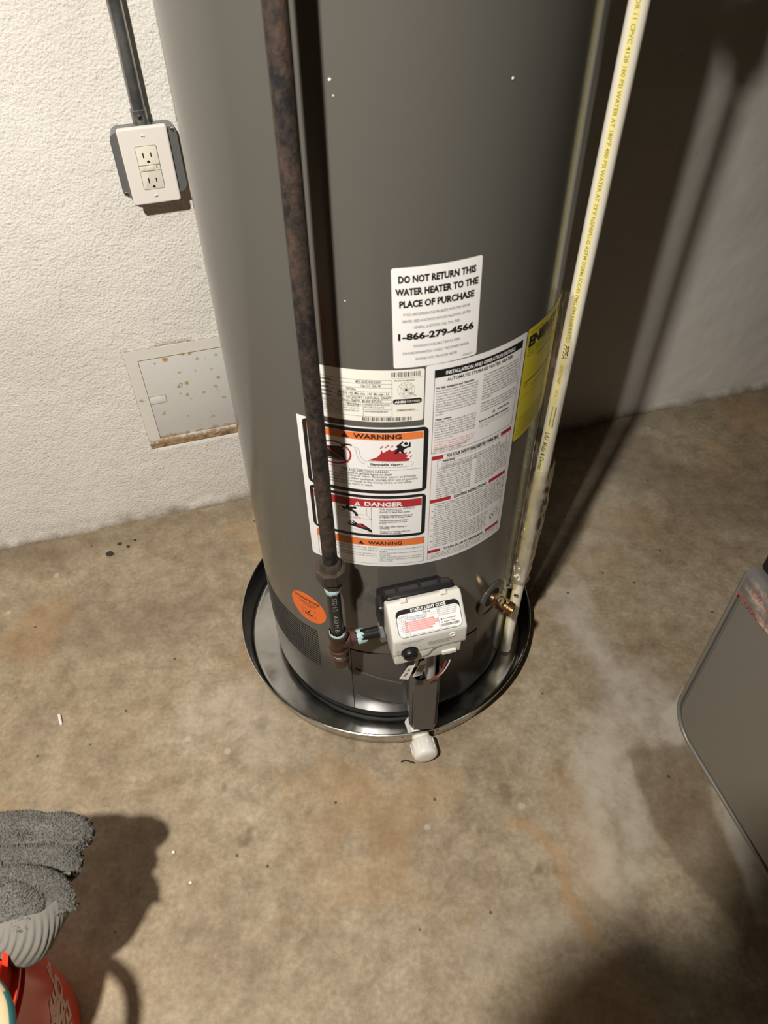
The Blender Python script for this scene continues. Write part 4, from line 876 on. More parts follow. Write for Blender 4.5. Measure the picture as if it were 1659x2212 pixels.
bm = bmesh.new(); stack(bm, DP+DN*0.033, DN*0.75-UPv*0.35+DT*0.25, pr[:8]+[(0.0120, 0.0118)], 32, True, False); stack(bm, DP+DN*0.033, DN*0.75-UPv*0.35+DT*0.25, [(0.003, 0.0095), (0.012, 0.0095), (0.012, 0.0118)], 32, True, False); obj('hose_thread', bm, M['brass'], dvo)
# temperature relief valve high on the side, where the drain pipe starts
PT = Vector((0.2665, 0.8935, 0)); PB = Vector((0.2500, 0.8970, 0))
bm = bmesh.new(); dr_ = (Vector((PT.x, PT.y, 0))-TC).normalized(); p0 = TC+dr_*(TR-0.004)+UPv*1.42
stack(bm, p0, dr_, [(0, 0.018), (0.012, 0.018), (0.013, 0.014), (0.050, 0.014)], 24); stack(bm, Vector((PT.x, PT.y, 1.365)), UPv, [(0, 0.016), (0.02, 0.017), (0.025, 0.024), (0.085, 0.024), (0.09, 0.014), (0.12, 0.012)], 24); box(bm, (PT.x+0.03, PT.y, 1.478), (0.075, 0.016, 0.004)); obj('relief_valve', bm, M['brass'], heater)

# ------------------------------------------------------------------ drain pan
PC = Vector((0.0, 0.982, 0))
pan = thing('drain_pan', 'shallow round grey metal drain pan under the water heater', 'pan', (PC.x, PC.y, 0))
bm = bmesh.new()
lathe(bm, PC, [(0.02, 0.002), (0.20, 0.002), (0.28, 0.002), (0.2850, 0.002), (0.2870, 0.0025), (0.2890, 0.0040), (0.2905, 0.0065), (0.2918, 0.0105), (0.3018, 0.055), (0.3024, 0.057), (0.3040, 0.0585), (0.3052, 0.0572), (0.3052, 0.0545), (0.3032, 0.0535), (0.3028, 0.051), (0.2940, 0.0085), (0.2905, 0.0030), (0.2860, 0.0008), (0.20, 0.0005), (0.02, 0.0005)], 200, True)
bmesh.ops.translate(bm, verts=bm.verts, vec=(0, 0, 0.0012))
obj('pan_body', bm, M['pan'], pan, 60)
bm = bmesh.new(); n = 200; rs = []
for i in range(n):
    a = 2*pi*i/n; c_ = PC+Vector((0.3040*cos(a), 0.3040*sin(a), 0.0585)); rd = Vector((cos(a), sin(a), 0))
    rs.append([bm.verts.new(c_+rd*(0.0026*cos(q*pi/4))+UPv*(0.0026*sin(q*pi/4))) for q in range(8)])
for i in range(n): bridge(bm, rs[i], rs[(i+1) % n])
obj('rolled_rim', bm, M['pan'], pan)
# pvc outlet fitting through the pan wall with its cap
fa = math.atan2(0.668-PC.y, 0.0670-PC.x); FD = Vector((cos(fa), sin(fa), 0)); F0 = PC+FD*0.262+UPv*0.030
bm = bmesh.new(); stack(bm, F0, FD, [(0, 0.0125), (0, 0.0225), (0.008, 0.0225), (0.010, 0.0215), (0.032, 0.0215)], 8, False); obj('pan_fitting', bm, M['pvc'], pan, 30, label='white plastic drain fitting through the pan wall')
bm = bmesh.new(); stack(bm, PC+FD*0.295+UPv*0.030, FD, [(0, 0.0170), (0.020, 0.0170)], 32); obj('nipple', bm, M['cpvc'], pan)
bm = bmesh.new(); stack(bm, PC+FD*0.309+UPv*0.030, FD, [(0, 0.0180), (0, 0.0225), (0.001, 0.0232), (0.026, 0.0232), (0.031, 0.0215), (0.0335, 0.017), (0.0342, 0.008), (0.0343, 0.001)], 40, False); capo = obj('end_cap', bm, M['pvc'], pan, 50, label='white plastic end cap on the pan drain')
bm = bmesh.new()
for k in range(10):
    a = 2*pi*k/10; u, v, _ = frame_from(FD); tube(bm, [PC+FD*0.311+UPv*0.030+u*(0.0232*cos(a))+v*(0.0232*sin(a)), PC+FD*0.332+UPv*0.030+u*(0.0232*cos(a))+v*(0.0232*sin(a))], 0.0011, 6)
obj('grip_rib', bm, M['pvc'], capo)
for s_ in (-0.035, 0.030):
    bm = bmesh.new(); q = PC+Vector((cos(fa+s_/0.3), sin(fa+s_/0.3), 0))*0.3055+UPv*0.050; stack(bm, q, FD, [(0, 0.0035), (0.002, 0.003), (0.003, 0.001)], 12); obj('rivet', bm, M['chrome'], pan)

# ------------------------------------------------------------------ gas pipe
gx, gy = -0.0772, 0.6925
gas = thing('gas_supply_pipe', 'rusty brown iron gas pipe running down in front of the tank, left', 'pipe', (gx, gy, 0.26))
def wob(z): return Vector((gx+0.0012*sin(z*5), gy, z))
bm = bmesh.new(); tube(bm, [wob(0.535+k*0.04) for k in range(44)], 0.01065, 28); obj('riser', bm, M['rust_pipe'], gas)
bm = bmesh.new()
stack(bm, (gx, gy, 0.553), (0, 0, -1), [(0, 0.0125), (0.004, 0.0150), (0.016, 0.0160), (0.018, 0.0165)], 32); un = obj('union', bm, M['rust_union'], gas, 30, label='rusty pipe union with eight-sided nut')
bm = bmesh.new(); stack(bm, (gx, gy, 0.515), (0, 0, -1), [(0, 0.0165), (0.012, 0.0160), (0.018, 0.0125)], 8, ph=pi/8); obj('union_tail', bm, M['rust_union'], un, 20)
bm = bmesh.new(); stack(bm, (gx, gy, 0.541), (0, 0, -1), [(0, 0.0190), (0.002, 0.0225), (0.021, 0.0225), (0.024, 0.0200)], 8, ph=pi/8); obj('union_nut', bm, M['rust_union'], un, 20)
bm = bmesh.new(); cyl(bm, (gx, gy, 0.500), (gx+0.001, gy, 0.365), 0.01065, n=28); np_ = obj('nipple', bm, M['black_pipe'], gas, label='short black pipe between union and tee')
GM = lambda u, v, o: Vector((gx+0.0005, gy, 0))+Vector(((0.01065+o)*sin(v/0.01065+0.15), -(0.01065+o)*cos(v/0.01065+0.15), 0))+UPv*(0.487-u)
d = Decal(GM, 0.0002, 0.003); d.text('STD 1/2', 0.008, -0.003, 0.0062, 'g', wd=0.032, sx=0.9); d.text('A53 M B', 0.052, -0.003, 0.0062, 'g', wd=0.042)
LM['g2'] = mat('white stencil', (0.30, 0.30, 0.28), 0.6); LN['g2'] = 'stencil_lettering'; d.B = {'g2': d.B['g']}; d.build(np_, LN, LM)
def paste(c, ax, r0, w_, seed, name='sealant', hi=0.6):
    rs = random.Random(seed); bm = bmesh.new(); u, v, a = frame_from(ax); n = 36; rows = []
    for k in range(5):
        t = k/4; row = []
        for i in range(n):
            jit = (rs.random()-0.5)*w_*hi if k in (0, 4) else 0
            r_ = r0+(0.0013*sin(pi*t)+rs.random()*0.0006); row.append(bm.verts.new(Vector(c)+a*(w_*(t-0.5)+jit)+u*(r_*cos(2*pi*i/n))+v*(r_*sin(2*pi*i/n))))
        rows.append(row)
    for x, y in zip(rows, rows[1:]): bridge(bm, x, y)
    return obj(name, bm, M['paste'], gas)
paste((gx, gy, 0.4905), (0, 0, 1), 0.0106, 0.011, 1)
AX = EX
tee = bmesh.new(); tz = 0.352
stack(tee, (gx+0.001, gy, 0.378), (0, 0, -1), [(0, 0.0118), (0, 0.0158), (0.007, 0.0160), (0.009, 0.0138), (0.040, 0.0138), (0.042, 0.0160), (0.050, 0.0158), (0.050, 0.0118)], 32)
stack(tee, (gx+0.001, gy, tz), AX, [(0, 0.0132), (0.018, 0.0132), (0.020, 0.0158), (0.028, 0.0156)], 32); obj('tee', tee, M['rust_tee'], gas, 40, label='red-brown iron tee')
paste((gx+0.001, gy, 0.3795), (0, 0, 1), 0.0122, 0.010, 2)
bm = bmesh.new(); cyl(bm, (gx+0.001, gy, 0.332), (gx+0.001, gy, 0.300), 0.01065); obj('drip_nipple', bm, M['rust_union'], gas)
paste((gx+0.001, gy, 0.3225), (0, 0, 1), 0.0112, 0.013, 3)
bm = bmesh.new(); stack(bm, (gx+0.001, gy, 0.3165), (0, 0, -1), [(0, 0.0125), (0.001, 0.0148), (0.020, 0.0146), (0.026, 0.0128), (0.029, 0.008), (0.030, 0.001)], 32); obj('drip_cap', bm, M['rust_tee'], gas, 50)
base = Vector((gx+0.001, gy, tz))
bm = bmesh.new(); cyl(bm, base+AX*0.026, base+AX*0.080, 0.01065); obj('side_nipple', bm, M['black_pipe'], gas)
paste(base+AX*0.0335, AX, 0.0110, 0.012, 4, hi=1.2)
bm = bmesh.new(); stack(bm, base+AX*0.066, AX, [(0, 0.0135), (0.001, 0.0175), (0.012, 0.0175), (0.013, 0.0145), (0.030, 0.0145)], 8, ph=pi/8); obj('valve_inlet', bm, M['steel_box'], gas, 25, label='grey metal inlet collar at the gas control')

# ------------------------------------------------------------------ relief drain pipe (cream, printed yellow stripe)
pipe = thing('relief_drain_pipe', 'cream plastic pipe with yellow printed stripe down the right side of the tank', 'pipe', (PB.x, PB.y, 0.011))
def PX(z): t = (z-0.011)/1.42; return Vector((PB.x+(PT.x-PB.x)*t, PB.y+(PT.y-PB.y)*t, z))
bm = bmesh.new(); pts = [PX(0.011), PX(0.0125)]+[PX(0.05+k*0.05) for k in range(27)]; tube(bm, pts, 0.0111, 40); obj('pipe_body', bm, M['cpvc'], pipe, 60)
def PM(u, v, o):   # u downwards from z = 1.2, v across (+ = right seen from the camera), lettering reads downwards
    z = 1.2-u; c_ = PX(z); toc = Vector((-c_.x, -c_.y, 0)).normalized(); rt2 = Vector((-toc.y, toc.x, 0))
    a = v/0.0111+ANG(z); return c_+toc*((0.0111+o)*cos(a))+rt2*((0.0111+o)*sin(a))
def ANG(z): return rad(np.interp(z, [0.05, 0.3, 0.5, 0.62, 0.8, 1.0, 1.2], [-50, -42, -30, -18, -9, -8, -6]))
d = Decal(PM, 0.00012, 0)
for k in range(58): d.poly([(0.0+k*0.02, -0.0037), (0.02+k*0.02, -0.0037), (0.02+k*0.02, -0.0016), (k*0.02, -0.0016)], 's', 1); d.poly([(0.0+k*0.02, -0.0016), (0.02+k*0.02, -0.0016), (0.02+k*0.02, 0.0016), (k*0.02, 0.0016)], 's', 1); d.poly([(0.0+k*0.02, 0.0016), (0.02+k*0.02, 0.0016), (0.02+k*0.02, 0.0037), (k*0.02, 0.0037)], 's', 1)
d.text('FHC-SDR 11 CPVC 4120 100 PSI WATER AT 180\u00b0F 400 PSI WATER AT 73\u00b0F NSF\u00aeFU-G ASTM D2846 ICC-ES PMG E84 25/50 RATED', 0.0, -0.0018, 0.0040, 'oi', wd=0.422, l=3, bold=0.01)
d.text('PPFA', 0.4260, -0.0030, 0.0072, 'k', wd=0.024, bold=0.02, l=3, shear=0.2)
d.text('1070101H4687', 0.4600, -0.0020, 0.0042, 'oi', wd=0.032, l=3); d.text('0919', 0.5030, -0.0020, 0.0042, 'oi', wd=0.012, l=3)
rs_ = random.Random(8); u_ = 0.534
while u_ < 0.572:
    w_ = rs_.choice((0.0006, 0.001, 0.0014)); d.rect(u_, -0.0008, u_+w_, 0.0058, 'k', 3); u_ += w_+rs_.choice((0.0006, 0.001))
d.text('USA Made & Owned', 0.5850, -0.0035, 0.0070, 'k', wd=0.078, bold=0.015, l=3)
LM2 = dict(s=M['stripe'], oi=M['olive_ink'], k=M['ink']); LN2 = dict(s='yellow_stripe', oi='pale_lettering', k='lettering'); d.build(pipe, LN2, LM2)

# clear plastic sleeve hanging round the lower pipe
bag = thing('clear_plastic_bag', 'crumpled clear plastic bag sleeve hanging round the cream pipe', 'plastic bag', (PX(0.25).x, PX(0.25).y, 0.235))
def sleeve(z0, z1, cfun, rfun, seed, n=44, m_=60, ph=(0.0,)):
    rs = np.random.RandomState(seed); bm = bmesh.new(); rows = []
    for j in range(m_+1):
        z = z0+(z1-z0)*j/m_; c_ = cfun(z); row = []
        for i in range(n):
            a = 2*pi*i/n; r_ = rfun(z, a)
            nz = float(fbm(np.array(cos(a)*1.7+5+seed), np.array(sin(a)*1.7+z*16), seed, 3))-0.5
            nz2 = float(fbm(np.array(i*0.7+seed), np.array(z*70), seed+9, 2))-0.5
            r_ = r_*(1+0.5*nz)+nz2*0.004; r_ = max(r_, 0.0118)
            zz = z+(0.01*nz if j in (0, m_) else 0); row.append(bm.verts.new(c_+Vector((cos(a)*r_, sin(a)*r_, zz-z))))
        rows.append(row)
    for x, y in zip(rows, rows[1:]): bridge(bm, x, y)
    return bm
def r1(z, a):
    t = (z-0.235)/0.38; b_ = 0.0135+0.006*max(0, sin(pi*min(1, max(0, t))))**0.7
    return b_*(1+0.95*max(0, cos(a-rad(215)))*(0.4+t))
obj('sleeve', sleeve(0.252, 0.555, PX, r1, 3), M['film'], bag, 80)
def c2(z): return PX(z)+Vector((-0.020-0.004*sin(z*12), -0.014, 0))
bm = bmesh.new(); rows = []
for j in range(61):
    t = j/60; z = 0.86-0.62*t; row = []
    w_ = 0.012+0.020*(sin(pi*t)**0.6 if 0 < t < 1 else 0)
    for i in range(13):
        s_ = i/12-0.5; c_ = PX(z)+Vector((-0.022, -0.016, 0))
        nz = float(fbm(np.array(s_*5+4), np.array(z*22), 61, 3))-0.5
        p_ = c_+Vector((s_*w_*1.6, -0.3*s_*w_+nz*0.014, 0)); dd = (p_-TC); dd.z = 0
        if dd.length < TR+0.003: dd = dd.normalized()*(TR+0.003); p_ = Vector((TC.x+dd.x, TC.y+dd.y, z))
        row.append(bm.verts.new(p_))
    rows.append(row)
for x, y in zip(rows, rows[1:]):
    for i in range(12): bm.faces.new((x[i], x[i+1], y[i+1], y[i]))
obj('loose_flap', bm, M['film'], bag, 80)
bm = bmesh.new()
for k in range(3): 
    n = 30; rg = [PX(0.246+k*0.004)+Vector((cos(2*pi*i/n)*0.0155, sin(2*pi*i/n)*0.0155, 0.001*sin(i))) for i in range(n+1)]; tube(bm, rg, 0.0016, 6, caps=False)
obj('gathered_edge', bm, M['film'], bag)
bm = bmesh.new(); stack(bm, PX(0.212)+Vector((-0.004, -0.0125, 0)), (-0.2, -1, 0.1), [(0, 0.004), (0.003, 0.004), (0.0045, 0.002)], 12); obj('metal_clasp', bm, M['chrome'], bag); bm = bmesh.new(); stack(bm, PX(0.240)+Vector((-0.020, -0.010, 0)), (-0.3, -1, 0.2), [(0, 0.0045), (0.006, 0.0045), (0.008, 0.002)], 12); obj('metal_clasp', bm, M['chrome'], bag)

# ------------------------------------------------------------------ outlet, box and conduit on the wall
outlet = thing('wall_outlet', 'cream ground fault outlet on a grey metal box on the white wall', 'outlet', tuple(wp(-0.410, 0.80, 0)))
def wbox(bm, s0, s1, z0, z1, o0, o1):
    vs = [bm.verts.new(wp(s, z, o)) for s in (s0, s1) for z in (z0, z1) for o in (o0, o1)]
    for f in ((0, 1, 3, 2), (4, 6, 7, 5), (0, 4, 5, 1), (2, 3, 7, 6), (0, 2, 6, 4), (1, 5, 7, 3)): bm.faces.new([vs[i] for i in f])
def wprism(poly, o0, o1):
    bm = bmesh.new(); a = [bm.verts.new(wp(s, z, o0)) for s, z in poly]; b_ = [bm.verts.new(wp(s, z, o1)) for s, z in poly]
    bridge(bm, a, b_); bm.faces.new(a[::-1]); bm.faces.new(b_); return bm
bm = wprism(rrect(-0.4625, 0.8000, -0.3575, 0.9050, 0.014, 6), 0.002, 0.038); bevel(bm, 0.002, 2, 50); bx = obj('metal_box', bm, M['steel_box'], outlet)
bm = wprism(rrect(-0.4640, 0.7985, -0.3560, 0.9065, 0.014, 6), 0.036, 0.0405); obj('raised_cover', bm, M['steel_box'], outlet)
for s_, z_ in ((-0.4590, 0.8060), (-0.3620, 0.9010)):
    bm = bmesh.new(); stack(bm, wp(s_, z_, 0.040), WN, [(0, 0.0036), (0.0015, 0.0033), (0.0024, 0.001)], 14); obj('screw', bm, M['chrome'], outlet)
bm = wprism(rrect(-0.4510, 0.7870, -0.3705, 0.9125, 0.0048, 4), 0.0405, 0.0475)
bmesh.ops.recalc_face_normals(bm, faces=bm.faces)
es_ = [e for e in bm.edges if all((v.co-wp(0, v.co.z, 0)).dot(WN) > 0.046 for v in e.verts)]
bmesh.ops.bevel(bm, geom=es_, offset=0.0030, segments=3, affect='EDGES', profile=0.5)
pl = obj('cover_plate', bm, M['plate_plastic'], outlet, 0)
for z_ in (0.8000, 0.8985):
    bm = bmesh.new(); stack(bm, wp(-0.4108, z_, 0.0470), WN, [(0, 0.0034), (0.0010, 0.0031), (0.0014, 0.002)], 16); sc_o = obj('plate_screw', bm, M['plate_plastic'], outlet)
    bm = bmesh.new(); wbox(bm, -0.4136, -0.4080, z_-0.0004, z_+0.0004, 0.0480, 0.04855); obj('screw_slot', bm, M['dark_gap'], sc_o, 0)
bm = wprism(rrect(-0.4285, 0.8120, -0.3930, 0.8835, 0.003, 4), 0.044, 0.04785); obj('insert_gap', bm, M['grey_ink'], outlet)
bm = wprism(rrect(-0.4278, 0.8127, -0.3937, 0.8828, 0.0028, 4), 0.044, 0.0490); bevel(bm, 0.0006, 2, 50); ins = obj('receptacle', bm, M['insert_plastic'], outlet)
for zc in (0.8690, 0.8275):
    for sx, hh in ((-0.4172, 0.0042), (-0.4046, 0.0036)):
        bm = bmesh.new(); wbox(bm, sx-0.0010, sx+0.0010, zc-hh, zc+hh, 0.0488, 0.04915); obj('slot', bm, M['dark_gap'], ins, 0)
    bm = bmesh.new(); q = wp(-0.4108, zc-0.0110, 0.0490); bm.faces.new([bm.verts.new(q+WT*(0.0026*cos(2*pi*i/20))+UPv*(0.0026*max(-0.55, sin(2*pi*i/20)))+WN*0.0002) for i in range(20)]); obj('ground_hole', bm, M['dark_gap'], ins, 0)
for s0, s1 in ((-0.4268, -0.4180), (-0.4172, -0.4040)):
    bm = bmesh.new(); wbox(bm, s0, s1, 0.8445, 0.8515, 0.0480, 0.0500); bevel(bm, 0.0008, 2); obj('test_button', bm, M['insert_plastic'], ins)
for z_ in (0.8432, 0.8528):
    bm = bmesh.new(); wbox(bm, -0.4275, -0.3940, z_-0.0005, z_+0.0005, 0.0488, 0.0492); obj('groove', bm, M['grey_ink'], ins, 0)
bm = bmesh.new(); wbox(bm, -0.4000, -0.3985, 0.8462, 0.8505, 0.0488, 0.0492); obj('indicator', bm, M['dark_gap'], ins, 0)
cond = thing('metal_conduit', 'grey metal conduit running up the wall from the outlet box', 'conduit', tuple(wp(-0.409, 0.905, 0.02)))
bm = bmesh.new(); cyl(bm, wp(-0.4085, 0.915, 0.021), wp(-0.4030, 2.29, 0.021), 0.0112, n=32); obj('tube', bm, M['conduit'], cond)
bm = bmesh.new(); stack(bm, wp(-0.4090, 0.9055, 0.021), UPv, [(0, 0.0150), (0.004, 0.0150), (0.0045, 0.0125), (0.026, 0.0130), (0.027, 0.0118)], 32); cpn = obj('coupling', bm, M['conduit'], cond)
bm = bmesh.new(); stack(bm, wp(-0.4090, 0.922, 0.033), WN, [(0, 0.0038), (0.0035, 0.0036), (0.005, 0.002)], 12); obj('set_screw', bm, M['chrome'], cpn)

# ------------------------------------------------------------------ painted-over hatch in the wall
hatch = thing('wall_hatch', 'white painted metal wall hatch with rusty bottom edge', 'hatch', tuple(wp(-0.42, 0.214, 0)))
bm = bmesh.new()
S0, S1, Y0, Y1 = -0.5490, -0.2900, 0.2130, 0.4735; s0, s1, y0, y1 = -0.5240, -0.3150, 0.2345, 0.4490
for a in ((S0, S1, y1, Y1), (S0, S1, Y0, y0), (S0, s0, y0, y1), (s1, S1, y0, y1)): wbox(bm, a[0], a[1], a[2], a[3], -0.0122, 0.0022)
bmesh.ops.remove_doubles(bm, verts=bm.verts, dist=0.0002); obj('hatch_frame', bm, M['hatch_frame'], hatch, 30)
bm = bmesh.new(); wbox(bm, s0+0.0003, s1-0.0003, y0+0.0003, y1-0.0003, -0.0122, -0.0008); bevel(bm, 0.0010, 2); hd = obj('hatch_door', bm, M['hatch_door'], hatch)
bm = bmesh.new(); wbox(bm, -0.5215, -0.4885, 0.3335, 0.3515, -0.002, 0.0012); bevel(bm, 0.0008, 2); obj('latch', bm, M['hatch_frame'], hd)
bm = bmesh.new()
for q in ((-0.5225, -0.4878, 0.3325, 0.3335), (-0.5225, -0.4878, 0.3515, 0.3525), (-0.4885, -0.4877, 0.3335, 0.3515)): wbox(bm, q[0], q[1], q[2], q[3], -0.001, 0.0001)
obj('latch_gap', bm, mat('faint gap', (0.33, 0.31, 0.28), 0.8), hd, 0)
# rust spots and a pen mark on the door
dD = Decal(lambda u, v, o: wp(u, v, -0.0008+o), 0.0002, 0)
rr = random.Random(12)
for (u, v, r_) in ((-0.4700, 0.440, 0.007), (-0.4920, 0.434, 0.0028), (-0.4480, 0.402, 0.0035), (-0.4140, 0.400, 0.0026), (-0.4380, 0.372, 0.0052), (-0.4420, 0.342, 0.0040), (-0.4050, 0.428, 0.0036), (-0.3800, 0.396, 0.003), (-0.4180, 0.445, 0.0045), (-0.4320, 0.446, 0.004), (-0.4070, 0.340, 0.0040), (-0.4000, 0.284, 0.0025), (-0.3700, 0.372, 0.0045), (-0.3650, 0.430, 0.0035)):
    pts = [(u+r_*cos(2*pi*i/12)*(0.75+0.5*rr.random()), v+r_*sin(2*pi*i/12)*(0.75+0.5*rr.random())) for i in range(12)]; dD.poly(pts, 'ru', 1)
    if r_ > 0.0038: dD.poly([(u+(q[0]-u)*0.55, v+(q[1]-v)*0.5) for q in pts], 'rd', 2)
pen = spline([(-0.4560, 0.366, 0), (-0.4530, 0.372, 0), (-0.4480, 0.374, 0), (-0.4490, 0.368, 0), (-0.4540, 0.364, 0), (-0.4590, 0.365, 0), (-0.4560, 0.371, 0)], 4)
for a, b_ in zip(pen, pen[1:]): dD.line((a.x, a.y), (b_.x, b_.y), 0.0009, 'k', 1)
dD.build(hd, dict(ru='rust_spot', rd='rust_spot', k='pen_mark'), dict(ru=mat('light rust', (0.56, 0.42, 0.25), 0.8), rd=mat('dark rust', (0.42, 0.25, 0.11), 0.8), k=M['ink']))

# ------------------------------------------------------------------ duct on the right
DU = Vector((0.4588, 0.6072, 0)); Dt = Vector(WN); Dx = Vector(WT); zb_, zt_ = 0.25, 0.622
duct = thing('sheet_metal_duct', 'grey sheet metal duct end with rounded corner and foil tape, right edge', 'duct', (0.85, 0.35, 0.0))
def DPp(t, z, x): return DU+Dt*t+Dx*x+UPv*z
def outline(ins=0.0, r=0.055, L_=0.75):
    r_ = r-ins; pts = []
    for i in range(11):
        a = pi+pi/2*i/10; pts.append((ins+r_+r_*cos(a), zb_+ins+r_+r_*sin(a)))
    return pts+[(L_, zb_+ins), (L_, zt_-ins), (ins, zt_-ins)]
def dprism(poly, x0, x1):
    bm = bmesh.new(); a = [bm.verts.new(DPp(t, z, x0)) for t, z in poly]; b_ = [bm.verts.new(DPp(t, z, x1)) for t, z in poly]
    bridge(bm, a, b_); bm.faces.new(a[::-1]); bm.faces.new(b_); return bm
obj('duct_shell', dprism(outline(), 0.004, 0.33), M['duct'], duct, 30)
obj('seam_shadow', dprism(outline(0.0085), 0.0020, 0.0045), M['duct_dark'], duct, 30)
obj('side_panel', dprism(outline(0.0105), 0.0, 0.0045), M['duct'], duct, 30)
bm = bmesh.new(); po = outline(0.001); pts = [DPp(t, z, 0.001) for t, z in po[::-1][0:1]]+[DPp(t, z, 0.001) for t, z in po[:12]]
tube(bm, pts, 0.0035, 8); obj('folded_seam', bm, M['duct'], duct, 60)
# foil tape over the top corner
def foil(z0, z1, t0, t1, seed, wrap_=True):
    bm = bmesh.new(); nt, nz = 60, 22; rows = []
    for i in range(nt+1):
        t = t0+(t1-t0)*i/nt; row = []
        for j in range(nz+1):
            q = j/nz; L1 = z1-z0; s_ = q*(L1+0.05); cr = (float(fbm(np.array(t*38+3), np.array(s_*60+seed), seed, 3))-0.45)*0.013
            lo = z0+(float(fbm(np.array(t*60.), np.array(2.), seed+4, 3))-0.5)*0.016
            if s_ < L1: p_ = DPp(t, max(lo, z0+s_) if j else lo, -0.0018-max(0, cr))
            else: p_ = DPp(t, z1+0.0018+max(0, cr), (s_-L1)-0.002)
            row.append(bm.verts.new(p_))
        rows.append(row)
    for x, y in zip(rows, rows[1:]):
        for j in range(nz): bm.faces.new((x[j], x[j+1], y[j+1], y[j]))
    return bm
tp = obj('foil_tape', foil(0.582, 0.623, 0.004, 0.70, 5), M['foil'], duct, 60, label='crumpled silver foil tape with red print')
d = Decal(lambda u, v, o: DPp(u, v, -0.0072-o), 0.0002, 0)
for k in range(4): d.text('PRODUCT', 0.008+k*0.15, 0.5850, 0.0085, 'r', wd=0.060, bold=0.0); d.text('UL 181', 0.075+k*0.15, 0.5850, 0.0085, 'r', wd=0.045)
for k in range(4): d.text('UL 181', 0.026+k*0.15, 0.6110, 0.0080, 'r', wd=0.050)
d.build(tp, LN, dict(r=mat('faded red print', (0.5, 0.08, 0.09), 0.4)))
obj('black_cabinet', dprism([(0.012, zt_+0.022), (0.75, zt_+0.006), (0.75, zt_+0.42), (0.012, zt_+0.42)], 0.004, 0.33), M['black_plastic'], duct, label='black panel above the taped duct')
bm = dprism([(0.06, 0.001), (0.74, 0.001), (0.74, 1.3), (0.06, 1.3)], 0.328, 0.60); obj('furnace_cabinet', bm, M['duct'], duct)

# ------------------------------------------------------------------ bucket, hose, towel in the lower left corner
BC = Vector((-0.600, 0.203, 0))
bucket = thing('plastic_bucket', 'orange-red plastic bucket with white stencil lettering, bottom left corner', 'bucket', tuple(BC))
def BR(z): return 0.131+0.0175*z/0.37
bm = bmesh.new(); bmz = BC+UPv*0.0015
lathe(bm, bmz, [(0.001, 0.004), (0.120, 0.004), (0.127, 0.0), (BR(0), 0.002), (BR(0.1), 0.10), (BR(0.2), 0.20), (BR(0.30), 0.300), (BR(0.30)+0.006, 0.301), (BR(0.31)+0.006, 0.306), (BR(0.31), 0.307), (BR(0.325), 0.325), (BR(0.325)+0.007, 0.326), (BR(0.33)+0.007, 0.331), (BR(0.33), 0.332), (BR(0.36), 0.360), (BR(0.36)+0.004, 0.366), (BR(0.36)-0.002, 0.368), (BR(0.35)-0.004, 0.36), (BR(0.01)-0.004, 0.010), (0.001, 0.010)], 96)
bk = obj('bucket_body', bm, M['red_plastic'], bucket, 50)
def BM(u, v, o):
    a = u/0.14; z = v; r_ = BR(z)+o; return BC+Vector((r_*cos(a), r_*sin(a), z+0.0015))
d = Decal(BM, 0.0003, 0.01)
a45 = rad(45)
for k, (t, wd, u, v) in enumerate((('THE', 0.060, -0.036, 0.112), ('HOME', 0.105, -0.020, 0.062), ('DEPOT', 0.120, 0.016, 0.040))):
    d.text(t, u, v, 0.044 if k else 0.024, 'p', wd=wd*1.15, bold=0.05, ang=a45, l=1)
d.build(bk, dict(p='lettering'), dict(p=M['bucket_print']))
bm = bmesh.new(); tube(bm, [BM(-0.055, 0.06+0.02*k, 0.0006) for k in range(12)], 0.0006, 5); obj('mould_line', bm, M['bucket_print'], bk)

hose = thing('garden_hose', 'beige hose with teal stripe looping out of the orange bucket', 'hose', (-0.44, 0.12, 0.0))
bm = bmesh.new()
hp = spline([(-0.60, 0.22, 0.30), (-0.56, 0.235, 0.36), (-0.505, 0.232, 0.395), (-0.455, 0.213, 0.413), (-0.420, 0.187, 0.427), (-0.404, 0.155, 0.430), (-0.403, 0.120, 0.410), (-0.413, 0.085, 0.34), (-0.425, 0.06, 0.24), (-0.435, 0.04, 0.12), (-0.450, 0.015, 0.03), (-0.50, -0.05, 0.0125), (-0.60, -0.10, 0.0125), (-0.75, -0.06, 0.0125)], 8)
tube(bm, hp, 0.0105, 20, mats=lambda i: 1 if i in HSTR else 0) if False else None
HS = set()
def hose_mesh():
    bm = bmesh.new(); tube(bm, hp, 0.0105, 20)
    for f in bm.faces:
        c_ = f.calc_center_median(); i = min(range(len(hp)), key=lambda k: (hp[k]-c_).length); o_ = (c_-hp[i])
        if o_.length > 0 and o_.normalized().dot(Vector((0.80, 0.55, -0.15)).normalized()) > 0.60: f.material_index = 1
    return bm
bm.free(); obj('hose_tube', hose_mesh(), [M['hose'], M['teal']], hose, 60)

